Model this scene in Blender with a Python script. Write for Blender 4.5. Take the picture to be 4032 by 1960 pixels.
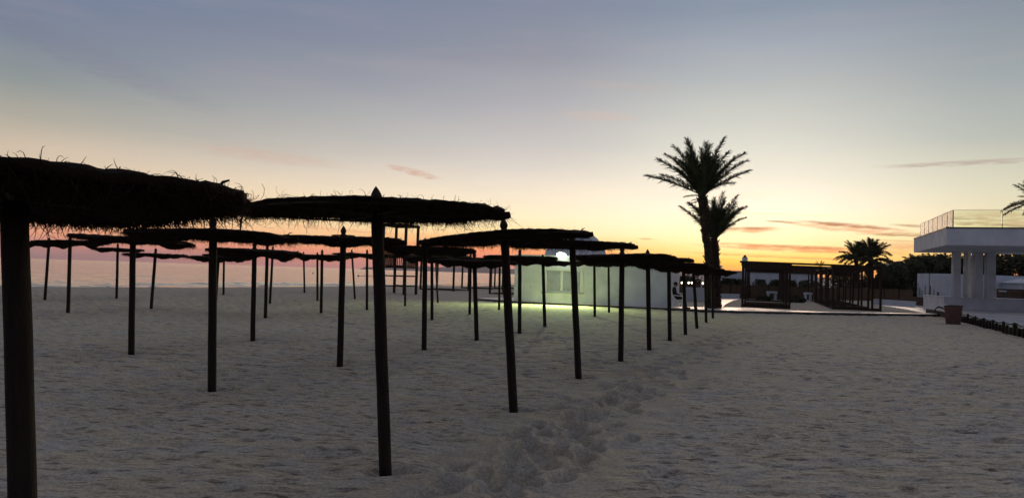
import bpy, bmesh, math, random
import numpy as np
from mathutils import Vector, Matrix, Quaternion
random.seed(7); rng = np.random.RandomState(7)
for o in list(bpy.data.objects): bpy.data.objects.remove(o)
SC = bpy.context.scene; COL = SC.collection
R = math.radians

# ------------------------------------------------------------ camera
F = 2912.0; CAMZ = 1.6
PITCH = math.atan(97/F); ROLL = R(1.82)
_r0 = Vector((1,0,0)); FW = Vector((0,math.cos(PITCH),math.sin(PITCH))); _u0 = Vector((0,-math.sin(PITCH),math.cos(PITCH)))
RT = _r0*math.cos(ROLL)+_u0*math.sin(ROLL); UP = _u0*math.cos(ROLL)-_r0*math.sin(ROLL)
cam = bpy.data.cameras.new('camera'); camo = bpy.data.objects.new('camera', cam); COL.objects.link(camo)
M = Matrix.Identity(4)
for i in range(3): M[i][0] = RT[i]; M[i][1] = UP[i]; M[i][2] = -FW[i]
M[2][3] = CAMZ
camo.matrix_world = M
cam.sensor_width = 36; cam.lens = 36*F/4032; cam.clip_start = .05; cam.clip_end = 20000
SC.camera = camo
CAM = Vector((0,0,CAMZ))
def ray(px, py): return FW + RT*((px-2016)/F) - UP*((py-980)/F)
def G(px, py, z=0.0):
    d = ray(px,py); t = (z-CAMZ)/d.z; return CAM+d*t
def P(px, py, Y):
    d = ray(px,py); return CAM+d*(Y/d.y)
def azel(px, py):
    d = ray(px,py).normalized(); return math.degrees(math.atan2(d.x,d.y)), math.degrees(math.asin(d.z))

# ------------------------------------------------------------ view, world, sun
SC.view_settings.view_transform = 'Standard'; SC.view_settings.look = 'None'
SC.view_settings.exposure = 0; SC.view_settings.gamma = 1; SC.view_settings.use_curve_mapping = False
SUN_AZ = 18.0
world = bpy.data.worlds.new('World'); SC.world = world; world.use_nodes = True
nt = world.node_tree; N = nt.nodes; L = nt.links
for n in list(N): N.remove(n)
def lin(c): return tuple(((v/255)/12.92 if v/255 <= .04045 else ((v/255+.055)/1.055)**2.4) for v in c)
def node(t, **kw):
    n = N.new(t)
    for k, v in kw.items(): setattr(n, k, v)
    return n
def sock(v, s):
    if isinstance(v, (int, float)): s.default_value = v
    else: L.new(v, s)
def mth(op, a, b=0.0, c=None, clamp=False):
    n = node('ShaderNodeMath', operation=op); n.use_clamp = clamp
    sock(a, n.inputs[0]); sock(b, n.inputs[1])
    if c is not None: sock(c, n.inputs[2])
    return n.outputs[0]
def mapr(v, a, b, smooth=False):
    n = node('ShaderNodeMapRange'); n.clamp = True
    if smooth: n.interpolation_type = 'SMOOTHSTEP'
    sock(v, n.inputs[0]); n.inputs[1].default_value = a; n.inputs[2].default_value = b
    n.inputs[3].default_value = 0; n.inputs[4].default_value = 1
    return n.outputs[0]
def mixc(f, a, b):
    n = node('ShaderNodeMix', data_type='RGBA'); sock(f, n.inputs[0])
    for s, v in ((n.inputs[6], a), (n.inputs[7], b)):
        if isinstance(v, tuple): s.default_value = (*v, 1)
        else: L.new(v, s)
    return n.outputs[2]
def ramp(t, stops):
    n = node('ShaderNodeValToRGB'); cr = n.color_ramp
    while len(cr.elements) > 1: cr.elements.remove(cr.elements[-1])
    cr.elements[0].position = stops[0][0]/40; cr.elements[0].color = (*lin(stops[0][1]), 1)
    for e, c in stops[1:]:
        el = cr.elements.new(e/40); el.color = (*lin(c), 1)
    L.new(t, n.inputs[0]); return n.outputs[0]
tc = node('ShaderNodeTexCoord'); sep = node('ShaderNodeSeparateXYZ'); L.new(tc.outputs['Generated'], sep.inputs[0])
X, Y, Z = sep.outputs
el = mth('MULTIPLY', mth('ARCSINE', Z), 57.29578)
az = mth('MULTIPLY', mth('ARCTAN2', X, Y), 57.29578)
u = mth('SUBTRACT', az, SUN_AZ)
# slow warp so that the bands are not ruler straight
cmb = node('ShaderNodeCombineXYZ'); L.new(mth('MULTIPLY', az, .045), cmb.inputs[0]); L.new(mth('MULTIPLY', el, .22), cmb.inputs[1])
nz = node('ShaderNodeTexNoise'); nz.inputs['Scale'].default_value = 1.3; nz.inputs['Detail'].default_value = 5; L.new(cmb.outputs[0], nz.inputs['Vector'])
wob = mth('SUBTRACT', nz.outputs['Fac'], .5)
cmb3 = node('ShaderNodeCombineXYZ'); L.new(mth('MULTIPLY', az, .07), cmb3.inputs[0]); L.new(mth('MULTIPLY', el, 1.1), cmb3.inputs[1])
nz3 = node('ShaderNodeTexNoise'); nz3.inputs['Scale'].default_value = 1.5; nz3.inputs['Detail'].default_value = 6; nz3.inputs['Roughness'].default_value = .6; L.new(cmb3.outputs[0], nz3.inputs['Vector'])
fine = mth('SUBTRACT', nz3.outputs['Fac'], .5)
lowm = mapr(el, 9, 1)
ew = mth('ADD', mth('ADD', el, mth('MULTIPLY', wob, 1.6)), mth('MULTIPLY', fine, mth('MULTIPLY', lowm, 1.3)))
t = mth('DIVIDE', ew, 40.0, clamp=True)
ZEN = (110,116,132)
left = ramp(t, [(0,(152,114,122)),(.8,(184,128,124)),(1.8,(230,156,126)),(3,(240,182,140)),(5,(228,198,164)),(7,(206,188,166)),(9,(172,166,154)),(11.5,(141,147,147)),(14,(122,131,146)),(16.5,(113,124,147)),(20,(106,122,150)),(40,ZEN)])
mid = ramp(t, [(0,(208,134,134)),(.8,(234,126,110)),(1.6,(250,146,102)),(2.3,(255,188,120)),(3.2,(255,226,168)),(4.4,(255,236,196)),(6,(243,228,204)),(8,(216,207,198)),(10,(194,190,188)),(13,(170,169,175)),(16.5,(142,145,158)),(20,(125,133,153)),(40,ZEN)])
sun = ramp(t, [(0,(232,100,46)),(.7,(250,150,46)),(1.3,(255,200,64)),(2.1,(255,224,136)),(3,(255,242,184)),(4,(255,248,210)),(5.2,(253,243,222)),(7,(236,231,215)),(10,(207,209,201)),(14,(175,181,182)),(17,(152,161,174)),(20,(127,141,160)),(40,ZEN)])
right = ramp(t, [(0,(226,112,60)),(1,(240,150,78)),(2,(244,190,110)),(3,(242,216,160)),(5,(230,217,180)),(6.5,(213,209,184)),(10,(173,179,173)),(14,(150,159,164)),(20,(119,131,148)),(40,ZEN)])
back = ramp(t, [(0,(112,108,124)),(6,(126,112,130)),(14,(110,112,130)),(25,(106,112,132)),(40,ZEN)])
c = mixc(mapr(u,-52,-18), left, mid); c = mixc(mapr(u,-18,-1,True), c, sun); c = mixc(mapr(u,1,18,True), c, right)
c = mixc(mapr(mth('ABSOLUTE', u), 60, 125, True), c, back)
# cloud wisps
cmb2 = node('ShaderNodeCombineXYZ'); L.new(mth('MULTIPLY', az, .5), cmb2.inputs[0]); L.new(mth('MULTIPLY', el, 3.2), cmb2.inputs[1])
nz2 = node('ShaderNodeTexNoise'); nz2.inputs['Scale'].default_value = 1.6; nz2.inputs['Detail'].default_value = 7; nz2.inputs['Roughness'].default_value = .62; L.new(cmb2.outputs[0], nz2.inputs['Vector'])
nf = nz2.outputs['Fac']; nfc = mth('SUBTRACT', nf, .5)
def blob(c, px, py, hw, hh, slope, col, s):
    a0, e0 = azel(px, py); w = hw/F*57.3; h = hh/F*57.3
    dx = mth('SUBTRACT', az, a0)
    dy = mth('SUBTRACT', mth('SUBTRACT', el, e0), mth('MULTIPLY', dx, -slope-.0317))
    dy = mth('ADD', dy, mth('MULTIPLY', nfc, h*1.6)); dy = mth('ADD', dy, mth('MULTIPLY', wob, h*1.2))
    q = mth('ADD', mth('POWER', mth('ABSOLUTE', mth('DIVIDE', dx, w)), 2.0), mth('POWER', mth('ABSOLUTE', mth('DIVIDE', dy, h)), 2.0))
    m = mapr(q, 1.1, .05, True)
    m = mth('MULTIPLY', m, mapr(nf, .28, .56)); m = mth('MULTIPLY', m, s)
    return mixc(m, c, lin(col))
for b in [(2960,905,130,13,-.06,(244,150,104),.8),(2950,899,110,6,-.06,(150,98,84),.8),(3080,874,70,5,.03,(150,104,84),.8),
          (3340,899,230,20,.05,(246,158,120),.75),(3340,888,200,9,.06,(146,92,76),.85),(3560,924,160,8,-.03,(150,108,76),.75),(3590,888,80,6,.02,(160,118,84),.7),
          (3150,980,420,14,.0,(240,124,84),.8),(3130,971,330,8,.0,(176,96,72),.75),(3560,972,190,17,.0,(214,130,86),.6),(3520,948,140,5,.0,(196,140,90),.5),
          (3000,1008,330,6,.0,(236,132,70),.6),(3350,1022,220,5,.0,(240,140,60),.6),(2900,958,160,4,.0,(250,170,100),.5),(2400,1000,220,8,0,(226,120,84),.6),(2150,940,240,5,0,(250,176,116),.5),(1300,900,260,8,.02,(222,150,120),.4),
          (1625,678,120,15,.16,(205,160,142),.75),(2360,458,180,22,.02,(205,178,165),.45),(2540,940,34,4,0,(196,120,92),.7),
          (3800,642,300,11,-.035,(172,155,150),.75),(3960,856,210,36,.03,(196,154,128),.65),(3800,860,90,6,0,(150,128,104),.6),
          (330,210,520,60,.26,(118,114,138),.22),(2950,765,260,9,-.1,(252,236,200),.4),(3060,845,300,6,0,(255,248,190),.6),(2450,340,260,20,.03,(186,170,166),.35),(1050,610,300,30,.03,(205,168,150),.4),(3900,885,200,8,.04,(150,116,100),.6)]:
    c = blob(c, *b)
# faint high veils so the upper sky is not a bare gradient
cmb4 = node('ShaderNodeCombineXYZ'); L.new(mth('ADD', mth('MULTIPLY', az, .06), mth('MULTIPLY', el, .05)), cmb4.inputs[0]); L.new(mth('MULTIPLY', el, .42), cmb4.inputs[1])
nz4 = node('ShaderNodeTexNoise'); nz4.inputs['Scale'].default_value = 1.2; nz4.inputs['Detail'].default_value = 7; nz4.inputs['Roughness'].default_value = .55; L.new(cmb4.outputs[0], nz4.inputs['Vector'])
c = mixc(mth('MULTIPLY', mapr(nz4.outputs['Fac'], .48, .74, True), .10), c, lin((196,172,168)))
low = mapr(el, 0, -4)
c = mixc(low, c, (.05,.045,.045))
bg = node('ShaderNodeBackground'); L.new(c, bg.inputs[0]); bg.inputs[1].default_value = 1.05
sky = node('ShaderNodeTexSky', sky_type='NISHITA'); sky.sun_disc = False; sky.sun_elevation = R(6.0); sky.sun_rotation = R(SUN_AZ); sky.air_density = 1; sky.dust_density = 1
bg2 = node('ShaderNodeBackground'); L.new(sky.outputs[0], bg2.inputs[0]); bg2.inputs[1].default_value = .004
ad = node('ShaderNodeAddShader'); L.new(bg.outputs[0], ad.inputs[0]); L.new(bg2.outputs[0], ad.inputs[1])
wo = node('ShaderNodeOutputWorld'); L.new(ad.outputs[0], wo.inputs[0])
# last glow of the sun, just under the horizon haze
sl = bpy.data.lights.new('sun', 'SUN'); sl.energy = .8; sl.angle = R(24); sl.color = (1,.70,.48)
so = bpy.data.objects.new('sun', sl); COL.objects.link(so)
sd = Vector((math.sin(R(SUN_AZ))*math.cos(R(6)), math.cos(R(SUN_AZ))*math.cos(R(6)), math.sin(R(6))))
so.rotation_euler = sd.to_track_quat('Z','Y').to_euler()

# ------------------------------------------------------------ materials
def mat(name, col, rough=.8, var=.25, scale=6.0, bump=0.0, bscale=40.0, spec=.3, stretch=(1,1,1), col2=None, metal=0, trans=0):
    m = bpy.data.materials.new(name); m.use_nodes = True; t = m.node_tree; n = t.nodes; l = t.links
    b = n['Principled BSDF']; b.inputs['Roughness'].default_value = rough; b.inputs['Specular IOR Level'].default_value = spec
    b.inputs['Metallic'].default_value = metal; b.inputs['Transmission Weight'].default_value = trans
    c = n.new('ShaderNodeTexCoord'); mp = n.new('ShaderNodeMapping'); mp.inputs['Scale'].default_value = stretch; l.new(c.outputs['Object'], mp.inputs[0])
    z = n.new('ShaderNodeTexNoise'); z.inputs['Scale'].default_value = scale; z.inputs['Detail'].default_value = 6; l.new(mp.outputs[0], z.inputs['Vector'])
    mx = n.new('ShaderNodeMix'); mx.data_type = 'RGBA'
    mx.inputs[6].default_value = (*[v*(1-var) for v in col], 1); mx.inputs[7].default_value = (*(col2 or [min(1,v*(1+var)) for v in col]), 1)
    r = n.new('ShaderNodeMapRange'); r.inputs[1].default_value = .3; r.inputs[2].default_value = .7; l.new(z.outputs['Fac'], r.inputs[0]); l.new(r.outputs[0], mx.inputs[0])
    l.new(mx.outputs[2], b.inputs['Base Color'])
    if bump:
        z2 = n.new('ShaderNodeTexNoise'); z2.inputs['Scale'].default_value = bscale; z2.inputs['Detail'].default_value = 5; l.new(mp.outputs[0], z2.inputs['Vector'])
        bp = n.new('ShaderNodeBump'); bp.inputs['Strength'].default_value = bump; bp.inputs['Distance'].default_value = .02; l.new(z2.outputs['Fac'], bp.inputs['Height']); l.new(bp.outputs[0], b.inputs['Normal'])
    return m
def emit(name, col, s):
    m = bpy.data.materials.new(name); m.use_nodes = True; b = m.node_tree.nodes['Principled BSDF']
    b.inputs['Base Color'].default_value = (.8,.8,.8,1); b.inputs['Emission Color'].default_value = (*col,1); b.inputs['Emission Strength'].default_value = s
    return m
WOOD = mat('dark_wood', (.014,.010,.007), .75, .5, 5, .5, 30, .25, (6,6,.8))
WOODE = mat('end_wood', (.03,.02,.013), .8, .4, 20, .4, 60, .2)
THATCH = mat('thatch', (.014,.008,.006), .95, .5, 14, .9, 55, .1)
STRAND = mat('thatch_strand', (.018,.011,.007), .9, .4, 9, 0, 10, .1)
BEAM = mat('beam_wood', (.03,.018,.012), .8, .4, 4, .4, 30, .2, (1,1,1))
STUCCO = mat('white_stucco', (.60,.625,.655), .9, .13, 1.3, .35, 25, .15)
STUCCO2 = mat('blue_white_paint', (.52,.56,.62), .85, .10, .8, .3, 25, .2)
TRIM = mat('shutter_paint', (.60,.62,.64), .6, .07, 5, .1, 40, .3)
DARKTRIM = mat('dark_metal', (.03,.03,.03), .5, .3, 8, 0, 40, .4)
PAVE = mat('pale_paving', (.80,.70,.63), .36, .10, 1.5, .06, 20, .6)
PAVE.node_tree.nodes['Principled BSDF'].inputs['IOR'].default_value = 1.6
CONC = mat('grey_concrete', (.36,.36,.36), .85, .2, 1.2, .4, 20, .25)
KERB = mat('dark_kerb', (.05,.045,.04), .9, .3, 5, .4, 30, .2)
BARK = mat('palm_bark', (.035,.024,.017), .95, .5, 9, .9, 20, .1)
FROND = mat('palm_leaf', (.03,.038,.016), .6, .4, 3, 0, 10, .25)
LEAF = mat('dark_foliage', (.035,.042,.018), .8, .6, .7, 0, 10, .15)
BRANCH = mat('tree_bark', (.04,.03,.022), .95, .4, 6, .5, 20, .1)
REED = mat('reed_fence', (.10,.065,.045), .95, .35, 3, .6, 30, .1, (8,8,1))
DECK = mat('deck_wood', (.50,.50,.52), .55, .22, 3, .3, 30, .35, (1,9,1))
TERRA = mat('terracotta', (.13,.072,.062), .85, .25, 3, .4, 25, .2)
PLASTIC = mat('white_plastic', (.75,.75,.75), .4, .05, 3, 0, 10, .5)
CLOTH = mat('dark_cloth', (.018,.018,.022), .95, .3, 12, .3, 40, .1)
SKIN = mat('skin', (.32,.19,.13), .6, .1, 12, 0, 10, .3)
HAIR = mat('hair', (.015,.012,.010), .7, .3, 20, .4, 90, .2)
ROPE = mat('rope', (.03,.026,.022), .95, .4, 30, .5, 90, .1)
GLASS = bpy.data.materials.new('railing_glass'); GLASS.use_nodes = True
_g = GLASS.node_tree; _g.nodes.remove(_g.nodes['Principled BSDF'])
_t = _g.nodes.new('ShaderNodeBsdfTransparent'); _t.inputs[0].default_value = (.93,.98,.92,1)
_s = _g.nodes.new('ShaderNodeBsdfGlossy'); _s.inputs['Roughness'].default_value = .03
_f = _g.nodes.new('ShaderNodeFresnel'); _f.inputs[0].default_value = 1.06
_m = _g.nodes.new('ShaderNodeMixShader'); _g.links.new(_f.outputs[0], _m.inputs[0]); _g.links.new(_t.outputs[0], _m.inputs[1]); _g.links.new(_s.outputs[0], _m.inputs[2])
_g.links.new(_m.outputs[0], _g.nodes['Material Output'].inputs[0])
def sandmat():
    m = bpy.data.materials.new('beach_sand'); m.use_nodes = True; t = m.node_tree; n = t.nodes; l = t.links
    b = n['Principled BSDF']; b.inputs['Roughness'].default_value = .95; b.inputs['Specular IOR Level'].default_value = .08
    c = n.new('ShaderNodeTexCoord')
    def nz(s, det=5, st=(1,1,1), ro=.5):
        mp = n.new('ShaderNodeMapping'); mp.inputs['Scale'].default_value = (st[0],st[1],st[1]); l.new(c.outputs['Object'], mp.inputs[0])
        z = n.new('ShaderNodeTexNoise'); z.inputs['Scale'].default_value = s; z.inputs['Detail'].default_value = det; z.inputs['Roughness'].default_value = ro
        l.new(mp.outputs[0], z.inputs['Vector']); return z.outputs['Fac']
    def mr(v,a,b_):
        r = n.new('ShaderNodeMapRange'); r.inputs[1].default_value = a; r.inputs[2].default_value = b_; l.new(v, r.inputs[0]); return r.outputs[0]
    def mx(f,a,b_,mode='MIX',fac=None):
        k = n.new('ShaderNodeMix'); k.data_type = 'RGBA'; k.blend_type = mode
        if fac is not None: k.inputs[0].default_value = fac
        else: l.new(f, k.inputs[0])
        for s_, v in ((k.inputs[6],a),(k.inputs[7],b_)):
            if isinstance(v, tuple): s_.default_value = (*v,1)
            else: l.new(v, s_)
        return k.outputs[2]
    a = mx(mr(nz(.45,4),.35,.65), (.44,.385,.305), (.475,.395,.285))
    a = mx(mr(nz(1.7,5,(1,1.6,1)),.42,.72), a, (.43,.40,.355))
    g = mx(mr(nz(42,6,(.8,1.1,1),ro=.7),.32,.68), (.60,.60,.60), (1.36,1.36,1.36))
    at = n.new('ShaderNodeAttribute'); at.attribute_name = 'trodden'; at.attribute_type = 'GEOMETRY'
    a = mx(None, a, g, 'MULTIPLY', 1.0)
    g2 = mx(mr(nz(9,7,(.45,1.7,1),.7),.34,.50), (.26,.25,.24), (1.18,1.18,1.18))   # shade of the rake dents painted into the colour as darker flecks
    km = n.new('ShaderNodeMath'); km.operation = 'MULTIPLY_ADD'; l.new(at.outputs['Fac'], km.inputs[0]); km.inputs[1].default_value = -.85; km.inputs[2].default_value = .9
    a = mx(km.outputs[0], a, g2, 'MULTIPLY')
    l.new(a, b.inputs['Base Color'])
    bp = n.new('ShaderNodeBump'); bp.inputs['Strength'].default_value = .7; bp.inputs['Distance'].default_value = .010
    l.new(nz(55,6,(.8,1.3,1),.65), bp.inputs['Height']); l.new(bp.outputs[0], b.inputs['Normal'])
    return m
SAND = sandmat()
def seamat():
    m = bpy.data.materials.new('sea_water'); m.use_nodes = True; t = m.node_tree; n = t.nodes; l = t.links
    b = n['Principled BSDF']; b.inputs['Roughness'].default_value = .10; b.inputs['IOR'].default_value = 2.3
    b.inputs['Base Color'].default_value = (.30,.29,.24,1); b.inputs['Specular IOR Level'].default_value = .5
    c = n.new('ShaderNodeTexCoord'); mp = n.new('ShaderNodeMapping'); mp.inputs['Rotation'].default_value = (0,0,R(40)); mp.inputs['Scale'].default_value = (.35,1,1); l.new(c.outputs['Object'], mp.inputs[0])
    z = n.new('ShaderNodeTexNoise'); z.inputs['Scale'].default_value = .5; z.inputs['Detail'].default_value = 6; z.inputs['Roughness'].default_value = .55; l.new(mp.outputs[0], z.inputs['Vector'])
    bp = n.new('ShaderNodeBump'); bp.inputs['Strength'].default_value = .9; bp.inputs['Distance'].default_value = .6; l.new(z.outputs['Fac'], bp.inputs['Height']); l.new(bp.outputs[0], b.inputs['Normal'])
    return m
SEA = seamat(); FOAM = mat('sea_foam', (.75,.75,.74), .5, .1, 2, .3, 12, .5)

# ------------------------------------------------------------ helpers
def finish(name, me, m, parent=None, smooth=False):
    o = bpy.data.objects.new(name, me); COL.objects.link(o)
    if m: me.materials.append(m)
    if smooth: me.polygons.foreach_set('use_smooth', [True]*len(me.polygons))
    if parent: o.parent = parent
    return o
class MB:
    def __init__(s): s.v = []; s.f = []
    def add(s, vs, fs):
        k = len(s.v); s.v += [tuple(p) for p in vs]; s.f += [tuple(i+k for i in q) for q in fs]; return s
    def box(s, a, b):
        x0,y0,z0 = a; x1,y1,z1 = b
        return s.add([(x0,y0,z0),(x1,y0,z0),(x1,y1,z0),(x0,y1,z0),(x0,y0,z1),(x1,y0,z1),(x1,y1,z1),(x0,y1,z1)],
                     [(3,2,1,0),(4,5,6,7),(0,1,5,4),(1,2,6,5),(2,3,7,6),(3,0,4,7)])
    def tube(s, pts, rad, n=8, cap=True):
        pts = [Vector(p) for p in pts]; vs = []; fs = []
        for i, p in enumerate(pts):
            d = (pts[min(i+1,len(pts)-1)]-pts[max(i-1,0)]).normalized()
            a = d.cross(Vector((0,0,1)) if abs(d.z) < .9 else Vector((1,0,0))).normalized(); b = d.cross(a)
            r = rad[i] if isinstance(rad,(list,tuple)) else rad
            for k in range(n):
                q = 2*math.pi*k/n; vs.append(p+a*(r*math.cos(q))+b*(r*math.sin(q)))
        for i in range(len(pts)-1):
            for k in range(n): fs.append((i*n+k, i*n+(k+1)%n, (i+1)*n+(k+1)%n, (i+1)*n+k))
        if cap: fs.append(tuple(range(n))[::-1]); fs.append(tuple((len(pts)-1)*n+k for k in range(n)))
        return s.add(vs, fs)
    def lathe(s, prof, n=16, c=(0,0,0)):
        vs = []; fs = []
        for r, z in prof:
            for k in range(n):
                q = 2*math.pi*k/n; vs.append((c[0]+r*math.cos(q), c[1]+r*math.sin(q), c[2]+z))
        for i in range(len(prof)-1):
            for k in range(n): fs.append((i*n+k, i*n+(k+1)%n, (i+1)*n+(k+1)%n, (i+1)*n+k))
        fs.append(tuple(range(n))[::-1]); fs.append(tuple((len(prof)-1)*n+k for k in range(n)))
        return s.add(vs, fs)
    def prism(s, poly, z0, z1):
        n = len(poly); return s.add([(p[0],p[1],z0) for p in poly]+[(p[0],p[1],z1) for p in poly],
            [tuple(range(n))[::-1], tuple(range(n,2*n))]+[(i,(i+1)%n,n+(i+1)%n,n+i) for i in range(n)])
    def mesh(s, name):
        me = bpy.data.meshes.new(name); me.from_pydata(s.v, [], s.f); me.update(); return me
    def build(s, name, m, parent=None, smooth=False):
        o = finish(name, s.mesh(name), m, parent, smooth)
        if any(len(f) > 3 for f in s.f):
            bm = bmesh.new(); bm.from_mesh(o.data); bmesh.ops.recalc_face_normals(bm, faces=bm.faces); bm.to_mesh(o.data); bm.free()
        return o
def bevel(o, w=.01, seg=2):
    bm = bmesh.new(); bm.from_mesh(o.data)
    bmesh.ops.bevel(bm, geom=bm.edges[:], offset=w, segments=seg, affect='EDGES', profile=.5); bm.to_mesh(o.data); bm.free(); return o
def tag(o, label=None, cat=None, group=None, kind=None):
    if label: o['label'] = label
    if cat: o['category'] = cat
    if group: o['group'] = group
    if kind: o['kind'] = kind
    return o
def thing(name, loc=(0,0,0), label=None, cat=None, group=None, rz=0):
    o = bpy.data.objects.new(name, None); COL.objects.link(o); o.location = loc; o.rotation_euler.z = rz; o.empty_display_size = .2
    return tag(o, label, cat, group)
def inst(name, me, parent, loc=(0,0,0), rot=(0,0,0), sc=(1,1,1)):
    o = bpy.data.objects.new(name, me); COL.objects.link(o); o.parent = parent; o.location = loc; o.rotation_euler = rot; o.scale = sc; return o
# vectorised value noise
_perm = rng.rand(256,256)
def vn(x, y, seed=0):
    x = np.asarray(x, float)+seed*17.3; y = np.asarray(y, float)+seed*9.1
    xi = np.floor(x).astype(int); yi = np.floor(y).astype(int); fx = x-xi; fy = y-yi
    fx = fx*fx*(3-2*fx); fy = fy*fy*(3-2*fy)
    g = lambda a,b: _perm[a & 255, b & 255]
    return (g(xi,yi)*(1-fx)+g(xi+1,yi)*fx)*(1-fy)+(g(xi,yi+1)*(1-fx)+g(xi+1,yi+1)*fx)*fy-.5
def fbm(x, y, o=4, seed=0):
    r = 0; a = 1
    for i in range(o): r = r+a*vn(x*2**i, y*2**i, seed+i*3); a *= .5
    return r

# ------------------------------------------------------------ terrain
shore = [(-75,5),(-42,22),(-30.5,31),(-25.15,36.5),(-20.26,41.6),(-18.32,44.15),(-14.93,53.4),(-10.21,66),(-3.05,79.9),(12,150),(60,700),(700,3300),(3000,5200)]
def shdist(x, y):
    """signed distance to the beach crest line, positive inland"""
    x = np.asarray(x, float); y = np.asarray(y, float); best = np.full(x.shape, 1e9); sg = np.ones(x.shape)
    for (ax,ay),(bx,by) in zip(shore[:-1], shore[1:]):
        dx, dy = bx-ax, by-ay; ll = dx*dx+dy*dy
        tt = np.clip(((x-ax)*dx+(y-ay)*dy)/ll, 0, 1)
        d = np.hypot(x-ax-tt*dx, y-ay-tt*dy); s = np.sign((x-ax)*dy-(y-ay)*dx)
        m = d < best; best = np.where(m, d, best); sg = np.where(m, s, sg)
    return best*sg
def ss(a, b, x):
    q = np.clip((x-a)/(b-a), 0, 1); return q*q*(3-2*q)
def tz(x, y):
    d = shdist(x, y)
    return .2*ss(15, 3, d)-1.9*ss(.8, -13, d)
def GT(px, py):
    z = 0.0
    for i in range(8):
        g = G(px, py, z); z = float(tz(g.x, g.y))
    return Vector((g.x, g.y, z))
rows = np.concatenate([np.linspace(-60,0,8), np.linspace(1,4.6,14), 1/np.linspace(1/4.8, 1/95, 520), np.geomspace(99, 4000, 50)])
cols = np.concatenate([-np.geomspace(14,.84,16), np.linspace(-.8,.82,820), np.geomspace(.86,14,16)])
YY, SS = np.meshgrid(rows, cols, indexing='ij'); XX = SS*np.maximum(YY, 4.6)
ZZ = tz(XX, YY)
near = ss(90, 18, YY)*ss(0, 2, YY); nearx = np.where(np.abs(SS) < .83, 1, 0)*near
inland = ss(.0, 6, shdist(XX, YY))
# raked streaks: short dashes lying roughly along x
wx = XX+.25*fbm(XX*.5, YY*.5, 2, 5); wy = YY+.35*fbm(XX*.35, YY*.35, 3, 2)
n1 = vn(wx*2.6, wy*12.0, 11)+.5*vn(wx*6, wy*22, 12); n2 = vn(wx*1.2, wy*8.5, 13)
raking = -np.clip(-n1-.16, 0, .22)*1.5-np.clip(-n2-.22, 0, .2)*1.2+.25*np.minimum(n1, .2)
ob = ss(.02, .22, fbm(XX*.22, YY*.22, 2, 40))               # areas raked obliquely
dg = np.sin((XX*.75+YY*1.0)*42+5*fbm(XX*.8, YY*.8, 3, 8))*.22*ss(14, 6, YY)
track_px = [(1780,2010),(1930,1930),(2080,1820),(2230,1710),(2340,1630),(2450,1550),(2590,1470),(2720,1410),(2840,1350),(2900,1320)]
track = [G(*p) for p in track_px]
def trdist(x, y):
    best = np.full(x.shape, 1e9)
    for a, b in zip(track[:-1], track[1:]):
        dx, dy = b.x-a.x, b.y-a.y; tt = np.clip(((x-a.x)*dx+(y-a.y)*dy)/(dx*dx+dy*dy), 0, 1)
        best = np.minimum(best, np.hypot(x-a.x-tt*dx, y-a.y-tt*dy))
    return best
td = trdist(XX, YY); soft = ss(.55, 1.0, td)
amp = .105*(.42+.58*ss(4, 13, YY))
ZZ += nearx*inland*soft*(raking*amp*(1-.6*ob)+dg*.026*ob)
ZZ += nearx*inland*.022*fbm(XX*5, YY*7, 4, 21)*(.25+.75*soft)+near*.05*fbm(XX*.35, YY*.35, 3, 31)*.6
ZZ += nearx*(1-soft)*(.030*fbm(XX*3.2, YY*3.2, 2, 51)-.010)
# footprints
DN = np.zeros_like(ZZ); UPR = np.zeros_like(ZZ)
def foot(x, y, a, dep, L_=.15, W_=.07):
    i0, i1 = np.searchsorted(rows, [y-.35, y+.35]); 
    if i1 <= i0: return
    xs = XX[i0:i1]-x; ys = YY[i0:i1]-y
    ca, sa = math.cos(a), math.sin(a); p = (xs*ca+ys*sa)/L_; q = (-xs*sa+ys*ca)/W_
    r = np.sqrt(p*p+q*q)
    DN[i0:i1] = np.minimum(DN[i0:i1], -dep*ss(1.25, .45, r)); UPR[i0:i1] = np.maximum(UPR[i0:i1], .36*dep*np.exp(-((r-1.5)/.35)**2))
for k in range(230):
    s = rng.rand()**.85*(len(track)-1); i = min(int(s), len(track)-2); tt = s-i
    a, b = track[i], track[i+1]; d = (b-a).normalized()
    off = rng.randn()*.26
    foot(a.x+(b.x-a.x)*tt-d.y*off, a.y+(b.y-a.y)*tt+d.x*off, math.atan2(d.y,d.x)+rng.randn()*.3, .030+.030*rng.rand(), .13+.04*rng.rand(), .065+.03*rng.rand())
for k in range(260):                                          # stray prints over the right side
    y = rng.uniform(5.5, 30); x = rng.uniform(.05,.75)*y+rng.randn()
    foot(x, y, rng.uniform(-.6,1.6), .018+.018*rng.rand())
for (bx_,by_) in ((1518,1850),(2022,1610),(835,1535),(2278,1484),(517,1388),(1338,1440),(2444,1424),(1670,1375),(995,1336),(2556.5,1374.6),(1877,1336.5),(2637,1340),(2045.5,1307.5),(2699,1315.6),(1045,1249.5),(595,1217)):
    g_ = G(bx_,by_); foot(g_.x, g_.y, .3, .035, .17, .15); foot(g_.x+.14, g_.y-.02, .2, .02, .14, .09)
ZZ += DN*1.55+np.where(DN < -.004, 0, UPR)
nr, nc = XX.shape
me = bpy.data.meshes.new('sand'); co = np.stack([XX,YY,ZZ], -1).reshape(-1,3)
idx = np.arange(nr*nc).reshape(nr,nc); q = np.stack([idx[:-1,:-1], idx[:-1,1:], idx[1:,1:], idx[1:,:-1]], -1).reshape(-1,4)
me.vertices.add(len(co)); me.vertices.foreach_set('co', co.ravel().astype(np.float32))
me.loops.add(q.size); me.loops.foreach_set('vertex_index', q.ravel().astype(np.int32))
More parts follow.
